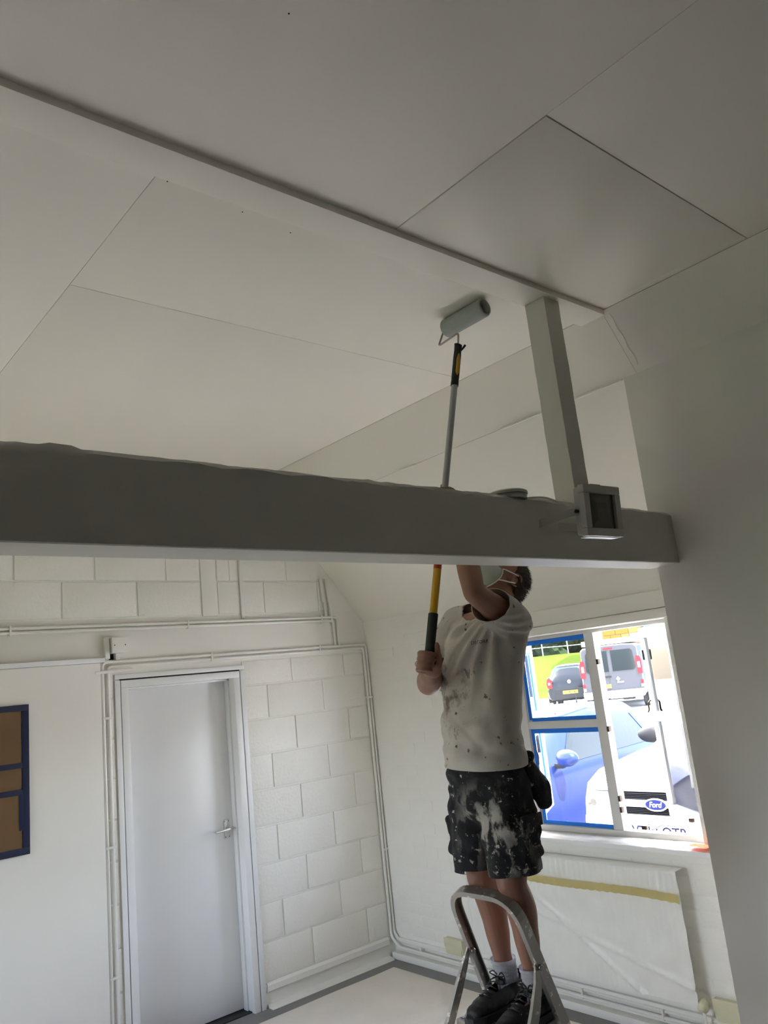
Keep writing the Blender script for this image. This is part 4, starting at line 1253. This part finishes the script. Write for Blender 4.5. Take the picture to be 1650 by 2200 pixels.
# neck and head
capsule(bm, [V(2.425, 2.186, 2.05), V(2.450, 2.184, 2.12), hp_(-.035, 0, -.055)], [.078, .066, .062])
capsule(bm, [V(2.405, 2.13, 2.070), V(2.405, 2.24, 2.070)], [.050, .050])
ball(bm, hp_(-.018, 0, .030), (.098, .076, .088), HM)
ball(bm, hp_(.030, 0, -.030), (.062, .062, .085), HM)
ball(bm, hp_(.052, 0, -.078), (.034, .036, .030), HM)
ball(bm, hp_(.000, .0, -.060), (.060, .058, .045), HM)
ball(bm, hp_(.070, 0, .055), (.030, .055, .035), HM)
capsule(bm, [hp_(.078, 0, .030), hp_(.103, 0, -.008)], [.010, .014]); ball(bm, hp_(.092, .011, -.014), (.011, .009, .009), HM); ball(bm, hp_(.092, -.011, -.014), (.011, .009, .009), HM)
ball(bm, hp_(.084, 0, -.042), (.012, .024, .007), HM); ball(bm, hp_(.081, 0, -.054), (.012, .020, .008), HM)
for s in (1, -1):
    ball(bm, hp_(.055, s*.034, -.012), (.030, .026, .026), HM)     # cheeks
    # ear: outer rim and lobe
    ear = [hp_(-.022+.019*math.cos(a), s*(.074+.010*(1-math.cos(a))*.6), -.012+.030*math.sin(a)) for a in [PI*(-.62+1.55*k/10) for k in range(11)]]
    capsule(bm, ear, [.0050]*11, n=8); ball(bm, hp_(-.006, s*.074, -.034), (.008, .006, .010), HM, 2)
    ball(bm, hp_(-.020, s*.071, -.010), (.016, .006, .024), HM, 2); ball(bm, hp_(-.004, s*.075, -.008), (.005, .005, .009), HM, 2)
# arms
def mid(a, b, t): return a.lerp(b, t)
capsule(bm, [shL, mid(shL, elL, .35), mid(shL, elL, .7), elL], [.056, .054, .046, .041])
capsule(bm, [elL, mid(elL, wrL, .28), mid(elL, wrL, .65), wrL], [.041, .045, .035, (.029, .023)])
capsule(bm, [shR, mid(shR, elR, .35), mid(shR, elR, .7), elR], [.056, .053, .045, .040])
capsule(bm, [elR, mid(elR, wrR, .30), mid(elR, wrR, .7), wrR], [.046, .050, .042, (.033, .028)])
# hands closed round the pole
def grip_hand(bm, z, s, wrist, thumb_up=True):
    C = pp(z)-ORG; d = pd
    e1 = (Vector((0, s, 0))-d*d.y*s).normalized(); e2 = d.cross(e1)*(1 if s > 0 else -1)
    if e2.x > 0: e2 = -e2
    def q(phi, r, h): a = math.radians(phi); return C+d*h+(e1*math.cos(a)+e2*math.sin(a))*r
    for i, (h, L_) in enumerate(((.031, .96), (.0105, 1.0), (-.0100, .98), (-.0295, .88))):
        capsule(bm, [q(-28, .040, h), q(14, .041, h), q(58, .0345, h-.001), q(98, .0315, h-.002), q(128*L_, .029, h-.003), q(158*L_, .0270, h-.003), q(188*L_, .0255, h-.004)], [.0105, .0108, .0098, .0094, .0092, .0088, .0078], n=12, upv=tuple(d))
    capsule(bm, [wrist, q(-62, .046, -.022), q(-30, .037, .0)], [(.030, .024), (.036, .024), (.034, .018)], upv=tuple(d))
    capsule(bm, [q(-70, .036, .018), q(-20, .036, .016)], [.020, .018]); capsule(bm, [q(-70, .036, -.018), q(-20, .036, -.016)], [.020, .018])
    # thumb leaves the side of the palm and lies up along the grip
    capsule(bm, [q(-95, .038, -.012), q(-128, .034, .018), q(-150, .0300, .044), q(-162, .0275, .066)], [.0170, .0140, .0115, .0095], n=12)
    capsule(bm, [q(-80, .040, -.02), q(-115, .036, 0)], [.018, .017])
    return q
qR = grip_hand(bm, 1.948, 1, wrR)
qL = grip_hand(bm, 2.575, -1, wrL)
# legs
hiL, hiR = V(2.315, 2.105, 1.47), V(2.315, 2.275, 1.47)
knL, knR = V(2.272, 2.100, 1.135), V(2.300, 2.277, 1.125)
anL, anR = V(2.338, 2.105, .775), V(2.372, 2.272, .765)
for h, k, a in ((hiL, knL, anL), (hiR, knR, anR)):
    capsule(bm, [h, mid(h, k, .4), mid(h, k, .8), k], [.088, .078, .060, .055], upv=(1, 0, 0))
    back = Vector((.018, 0, 0))
    capsule(bm, [k, mid(k, a, .25)+back, mid(k, a, .5)+back*.6, mid(k, a, .8), a], [(.053, .054), (.052, .058), (.045, .049), (.034, .036), (.032, .036)], upv=(1, 0, 0))
    ball(bm, k+Vector((-.018, 0, .008)), (.040, .040, .048))
    capsule(bm, [a+Vector((.025, 0, -.055)), a+Vector((-.03, 0, -.058)), a+Vector((-.13, 0, -.072))], [.024, .026, .020])
body = fuse('body', bm, .0042, M_skin, pe, 4)

# T-shirt
M_shirt = mat('spattered_white_cotton', (.60, .565, .52), .9, bump=.2, bscale=250, var=.05, vscale=6)
splat(M_shirt, (.16, .12, .09), 30, .655, .675)
splat(M_shirt, (.10, .07, .055), 16, .68, .69, stretch=(1, 1, .6), mask=(tuple(V(2.20, 2.26, 1.83)), .22))
splat(M_shirt, (.24, .19, .15), 13, .50, .62, mask=(tuple(V(2.20, 2.28, 1.84)), .20))
bm = bmesh.new()
capsule(bm, [V(2.300, 2.19, 1.50), V(2.305, 2.19, 1.56), V(2.315, 2.19, 1.68), V(2.335, 2.19, 1.80), V(2.368, 2.19, 1.92), V(2.398, 2.19, 2.01), V(2.428, 2.19, 2.075)],
        [(.185, .128), (.188, .132), (.178, .128), (.176, .126), (.188, .130), (.196, .122), (.150, .085)], n=36, upv=(1, 0, 0))
capsule(bm, [shL+Vector((.005, .04, .0)), V(2.445, 2.12, 2.105), V(2.450, 2.26, 2.105), shR+Vector((.005, -.04, .005))], [.076, .076, .076, .076])
capsule(bm, [V(2.430, 2.186, 2.06), V(2.455, 2.184, 2.16)], [.085, .076])
dL = (elL-shL).normalized(); dR = (elR-shR).normalized()
capsule(bm, [shL-dL*.03, shL+dL*.06, shL+dL*.15, shL+dL*.20], [.078, .077, (.071, .080), (.072, .084)])
capsule(bm, [shR-dR*.03, shR+dR*.07, shR+dR*.16, shR+dR*.22], [.075, .073, .068, .070])
shirt = fuse('t_shirt', bm, .0075, M_shirt, pe, 8)
def folds(p):
    q = p+ORG
    d = 0
    low = max(0, min(1, (1.82-q.z)/.25))
    # hanging folds that fan from the raised left shoulder
    ang = math.atan2(q.y-2.05, 2.16-q.z)
    dist = math.hypot(q.y-2.05, 2.16-q.z)
    front = 1 if q.x < 2.40 else .5
    sn = math.sin(ang*24+dist*3.0+2.2*noise.noise(q*3.5))
    d += .0105*front*(abs(sn)**.7*(1 if sn > 0 else -1))*min(1, max(0, (dist-.09)/.09))*max(.25, 1.05-dist*1.7)
    d += .016*noise.noise((q.x*6, q.y*10, q.z*2.6))
    d += .026*low*noise.noise((q.x*6, q.y*6, q.z*13))+.010*low*noise.noise((q.x*13, q.y*13, q.z*24))-.030*low*max(0, .22-abs(noise.noise((q.x*7+q.z*4, q.y*7-q.z*3, q.z*9))))
    d += .006*noise.noise(q*16)
    e = min(1, max(0, (q.z-1.548)/.05))
    k = min(1, max(0, ((p-V(2.44, 2.186, 2.15)).length-.085)/.06))*min(1, max(0, ((p-(shL+dL*.15)).length-.06)/.06))
    return d*(.35+.65*e)*(.12+.88*k)
cut(shirt, [(V(2.302, 2.19, 1.545), (0.03, .05, -1), .30), (shL+dL*.145, dL+Vector((0, -.15, 0)), .12), (shR+dR*.175, dR, .121), (V(2.440, 2.186, 2.150), (-.45, 0, .90), .092)])
warp(shirt, folds)
so_ = shirt.modifiers.new('solidify', 'SOLIDIFY'); so_.thickness = .003; so_.offset = -1
# hems as darker stitched bands
def edge_band(name, pts, r):
    bm = bmesh.new(); sweep(bm, pts, circ(6, r)); return put(name, bm, M_shirt, shirt, smooth='all')
M_ink2 = mat('faded_print', (.12, .13, .09), .8)
def onshirt(y, z):
    """point on the shirt front at given y,z"""
    ok, loc, nrm_, _ = shirt.ray_cast(V(1.9, y, z), Vector((1, 0, 0)))
    return (loc, nrm_) if ok else (V(2.22, y, z), Vector((-1, 0, 0)))
bpy.context.view_layer.update()
loc, nn = onshirt(2.105, 2.005)
nn = Vector((-.88, -.47, 0)).normalized()
rr_ = Vector((-nn.y, nn.x, 0))*-1
if rr_.y > 0: rr_ = -rr_
tx = text_mesh('shirt_print', 'DECORE', .018, M_ink2, basis(loc+nn*.004, rr_, Vector((0, 0, 1)), nn), shirt, ext=.0003)
bpy.context.view_layer.update()
for v in tx.data.vertices:
    ok, l2, n2, _ = shirt.ray_cast(v.co+nn*.05, -nn)
    if ok: v.co = l2+nn*(.0012)
# a few long paint dashes on the belly
# shorts
M_shorts = mat('dark_work_shorts', (.009, .009, .012), .8, bump=.3, bscale=120, var=.3, vscale=8)
splat(M_shorts, (.42, .40, .36), 15, .50, .58, stretch=(1, 1, .55), mask=(tuple(V(2.19, 2.11, 1.32)), .20))
splat(M_shorts, (.50, .48, .44), 34, .63, .66)
splat(M_shorts, (.34, .33, .30), 60, .60, .66, mask=(tuple(V(2.25, 2.04, 1.25)), .18))
splat(M_shorts, (.5, .48, .45), 11, .63, .645, stretch=(1, .6, 2.2), mask=(tuple(V(2.2, 2.30, 1.30)), .2))
bm = bmesh.new()
capsule(bm, [V(2.315, 2.19, 1.44), V(2.312, 2.19, 1.50), V(2.310, 2.19, 1.58)], [(.178, .132), (.174, .130), (.168, .122)], n=28, upv=(1, 0, 0))
capsule(bm, [V(2.318, 2.112, 1.46), V(2.305, 2.098, 1.34), V(2.290, 2.093, 1.22), V(2.285, 2.093, 1.10)], [(.100, .116), (.096, .110), (.094, .104), (.095, .104)], n=24, upv=(1, 0, 0))
capsule(bm, [V(2.318, 2.272, 1.46), V(2.308, 2.285, 1.34), V(2.300, 2.288, 1.22), V(2.300, 2.288, 1.10)], [(.098, .112), (.092, .105), (.088, .099), (.088, .099)], n=24, upv=(1, 0, 0))
box(bm, 2.245-ORG.x, 2.36-ORG.x, 1.994-ORG.y, 2.04-ORG.y, 1.22-ORG.z, 1.36-ORG.z, None, .012)      # cargo pocket, left
box(bm, 2.245-ORG.x, 2.35-ORG.x, 2.345-ORG.y, 2.386-ORG.y, 1.22-ORG.z, 1.36-ORG.z, None, .012)
shorts = fuse('work_shorts', bm, .0075, M_shorts, pe, 5)
def sfold(p):
    q = p+ORG
    return .016*noise.noise((q.x*8, q.y*8, q.z*12))+.012*noise.noise((q.x*16, q.y*16, q.z*24))+.003*noise.noise(q*40)
warp(shorts, sfold)
cut(shorts, [(V(2.288, 2.093, 1.175), (0, 0, -1), .16), (V(2.30, 2.288, 1.165), (.0, .0, -1), .13)])
so_ = shorts.modifiers.new('solidify', 'SOLIDIFY'); so_.thickness = .003; so_.offset = -1
for (x0, x1, y0, y1) in ((2.245, 2.355, 1.988, 1.996),):
    bx('pocket_flap', x0-ORG.x, x1-ORG.x, y0-.004-ORG.y, y1-ORG.y, 1.33-ORG.z, 1.375-ORG.z, M_shorts, shorts, bev=.004)
# tool pocket hanging off the hip
bm = bmesh.new()
capsule(bm, [V(2.375, 2.06, 1.545), V(2.40, 2.045, 1.50), V(2.425, 2.035, 1.44), V(2.435, 2.03, 1.385)], [(.030, .018), (.046, .026), (.052, .028), (.035, .018)], upv=(0, 1, 0))
capsule(bm, [V(2.36, 2.07, 1.565), V(2.405, 2.05, 1.562)], [.024, .020])
tp = fuse('tool_pocket', bm, .006, M_shorts, shorts, 3)
warp(tp, lambda p: .010*noise.noise(p*22))
# drawstring hanging at the back hem of the shirt
tube('drawstring', [V(2.42, 2.03, 1.60), V(2.425, 2.020, 1.56), V(2.415, 2.016, 1.53)], .0025, M_shirt, shorts, n=6, bend=.01)

# socks, shoes
M_sock = mat('white_sock', (.74, .74, .79), .9, bump=.2, bscale=300)
M_shoe = mat('black_trainer', (.012, .012, .013), .55, bump=.2, bscale=60)
splat(M_shoe, (.4, .4, .38), 38, .68, .70)
M_sole = mat('trainer_sole', (.035, .035, .037), .6)
for side, k, a in (('left', knL, anL), ('right', knR, anR)):
    bm = bmesh.new()
    P0 = a+Vector((.0, 0, -.045)); top = mid(k, a, .80)
    nr, ns = 26, 72
    rings = []
    for i in range(nr+1):
        t = i/nr; c = P0.lerp(top, t)
        R_ = .0395+.004*t*t+(.0020 if t > .86 else 0)+(.0012*math.sin(i*2.2) if t > .45 else 0)
        rings.append([bm.verts.new(c+Vector(((R_*1.08+(.0022*math.cos(26*2*PI*j/ns) if t < .80 else 0))*math.cos(2*PI*j/ns), (R_+(.0022*math.cos(26*2*PI*j/ns) if t < .80 else 0))*math.sin(2*PI*j/ns), 0))) for j in range(ns)])
    for p, q in zip(rings, rings[1:]):
        for j in range(ns): bm.faces.new((p[j], p[(j+1) % ns], q[(j+1) % ns], q[j]))
    bmesh.ops.solidify(bm, geom=bm.faces[:], thickness=.002)
    put('sock', bm, M_sock, pe, smooth='all')
    # shoe: heel behind, toe forward (-x)
    bm = bmesh.new()
    b_ = Vector((a.x, a.y, 0))
    def F(dx, dz, dy=0): return b_+Vector((dx, dy, dz))
    capsule(bm, [F(.040, .045), F(.0, .050), F(-.07, .046), F(-.14, .036), F(-.195, .030)], [(.036, .040), (.040, .045), (.044, .040), (.046, .032), (.036, .024)], upv=(0, 0, 1))
    capsule(bm, [F(.038, .05), F(.042, .085)], [.034, .036]); capsule(bm, [F(-.03, .06), F(-.035, .10)], [.036, .030])
    capsule(bm, [F(.0, .05), F(.0, .085)], [.044, .048])
    sh = fuse('shoe', bm, .005, M_shoe, pe, 4)
    warp(sh, lambda p: .002*noise.noise(p*60))
    cut(sh, [(F(.0, .088), (-.15, 0, 1), .085)])
    bm = bmesh.new()
    out = [(.078, .0), (.070, .030), (.03, .040), (-.05, .042), (-.13, .052), (-.19, .046), (-.228, .022), (-.236, 0), (-.228, -.022), (-.19, -.046), (-.13, -.050), (-.05, -.042), (.03, -.040), (.070, -.030)]
    lo = [bm.verts.new(F(x, .0, y)) for x, y in out]; hi = [bm.verts.new(F(x, .024, y)) for x, y in out]
    n = len(out)
    for i in range(n): bm.faces.new((lo[i], lo[(i+1) % n], hi[(i+1) % n], hi[i]))
    bm.faces.new(lo[::-1]); bm.faces.new(hi)
    put('sole', bm, M_sole, sh, smooth=True)
    bm = bmesh.new()
    for i in range(5):
        x = -.055-.020*i; z = .106-.0085*i
        s_ = 1
        sweep(bm, [F(x, z-.006, -.026), F(x-.004, z+.002, 0), F(x, z-.006, .026)], circ(6, .0028))
    for s_ in (1, -1):
        sweep(bm, rounded([F(-.05, .108, 0), F(-.055, .128, .018*s_), F(-.060, .118, .040*s_), F(-.052, .106, .004)], .01), circ(6, .0024))
        sweep(bm, [F(-.052, .110, 0), F(-.075, .100, .022*s_), F(-.083, .074, .034*s_)], circ(6, .0024))
    put('laces', bm, M_black, sh, smooth='all')
    bm = bmesh.new()
    capsule(bm, [F(-.048, .085), F(-.040, .115), F(-.036, .142)], [(.024, .006), (.022, .006), (.015, .005)], n=12, upv=(1, 0, 0)); put('tongue', bm, M_shoe, sh, smooth='all')

# hair
M_hair = mat('short_brown_hair', (.045, .026, .014), .6, var=.4, vscale=40)
bm = bmesh.new()
ball(bm, hp_(-.030, 0, .036), (.100, .083, .094), HM)
ball(bm, hp_(-.050, 0, -.010), (.070, .074, .080), HM)
ball(bm, hp_(-.045, 0, -.050), (.050, .058, .045), HM)
hair = fuse('hair', bm, .005, M_hair, pe, 3)
# remove the face side
bm = bmesh.new(); bm.from_mesh(hair.data)
kill = []
for f in bm.faces:
    c = f.calc_center_median()-HC; cf, cl_, cu = c.dot(hf), c.dot(hl), c.dot(hu)
    if (cu < .062 and cf > -.002-.0*cu) or (cu < -.005 and cf > -.030) or (cf > .052) or (cu < -.035 and cf > -.040): kill.append(f)
bmesh.ops.delete(bm, geom=kill, context='FACES'); bm.to_mesh(hair.data); bm.free()
hair.modifiers.new('s', 'SOLIDIFY').thickness = .004
bm = bmesh.new()
r = random.Random(7)
hm = hair.data; polys = [p for p in hm.polygons]
for k in range(1500):
    p = r.choice(polys); c = Vector(p.center); n_ = Vector(p.normal)
    c = c-n_*.002
    fl = (hu*-.35-hf*.75+Vector((r.uniform(-.5, .5), r.uniform(-.5, .5), r.uniform(-.5, .5)))).normalized()
    dd = (fl-n_*fl.dot(n_)*.6+n_*r.uniform(.25, .7)).normalized()
    L_ = r.uniform(.014, .026)
    tip = c+dd*L_; sd_ = dd.cross(n_).normalized()*.0022
    a, b, d_ = bm.verts.new(c+sd_), bm.verts.new(c-sd_), bm.verts.new(tip)
    e = bm.verts.new(c+n_*.002)
    bm.faces.new((a, b, d_)); bm.faces.new((b, e, d_)); bm.faces.new((e, a, d_))
o = put('hair_tufts', bm, M_hair, hair); o['kind'] = 'stuff'
# eyes
M_eye = mat('eye_white', (.8, .78, .75), .2); M_iris = mat('iris', (.06, .05, .04), .2)
for s in (1, -1):
    bm = bmesh.new(); ball(bm, hp_(.076, s*.031, .010), (.0115, .0115, .0115)); e = put('eye', bm, M_eye, pe, smooth='all')
    bm = bmesh.new(); ball(bm, hp_(.0845, s*.0315, .011), (.0045, .0045, .0045), None, 2); put('iris', bm, M_iris, e, smooth='all')
# dust mask with two straps
M_mask = mat('white_dust_mask', (.50, .54, .50), .8, bump=.3, bscale=90)
bm = bmesh.new()
ret = bmesh.ops.create_uvsphere(bm, u_segments=36, v_segments=20, radius=1)
kill = [v for v in bm.verts if v.co.x < -.05]
bmesh.ops.delete(bm, geom=kill, context='VERTS')
for v in bm.verts:
    f_, l_, u_ = v.co.x, v.co.y, v.co.z
    rim = 1-max(0, f_)
    v.co = hp_(.058+f_*.072-.012*(l_*l_), l_*.066, -.040+u_*.064+.006*f_)
bmesh.ops.solidify(bm, geom=bm.faces[:], thickness=.002)
mk = put('dust_mask', bm, M_mask, pe, smooth='all')
bm = bmesh.new()
rim = [hp_(.058-.012*math.cos(a)**2-.002, math.cos(a)*.0665, -.040+math.sin(a)*.0645) for a in [2*PI*k/40 for k in range(41)]]
sweep(bm, rim, circ(6, .0028)); put('mask_rim', bm, M_paper, mk, smooth='all')
for s in (1, -1):
    for (u0, u1) in ((-.008, .006), (-.070, -.034)):
        bm = bmesh.new(); sweep(bm, [hp_(.050, s*.064, u0), hp_(.030, s*.073, u0*.7+u1*.3), hp_(.005, s*.082, u0*.4+u1*.6), hp_(-.018, s*.086, u1)], [(-.0022, -.0008), (.0022, -.0008), (.0022, .0008), (-.0022, .0008)], upv=tuple(hl)); put('strap', bm, M_paper, mk)
    bm = bmesh.new(); lathe(bm, [(.0035, 0), (.003, .001)], tuple(hp_(.080, s*.058, -.015)), 8, (Matrix.Rotation(-PI/2*s, 4, 'X'))); put('staple', bm, M_pgrey, mk)
# ring on the right hand
cr_ = qR(40, .0385, -.0100); tng = (qR(55, .0365, -.010)-qR(25, .040, -.010)).normalized()
bm = bmesh.new()
sd1 = tng.cross(pd).normalized(); sd2 = sd1.cross(tng)
ring_pts = [cr_+(sd1*math.cos(a)+sd2*math.sin(a))*.0112 for a in [2*PI*k/20 for k in range(21)]]
sweep(bm, ring_pts, circ(6, .0014)); put('ring', bm, mat('silver', (.7, .68, .62), .2, metal=1), pe, smooth='all')
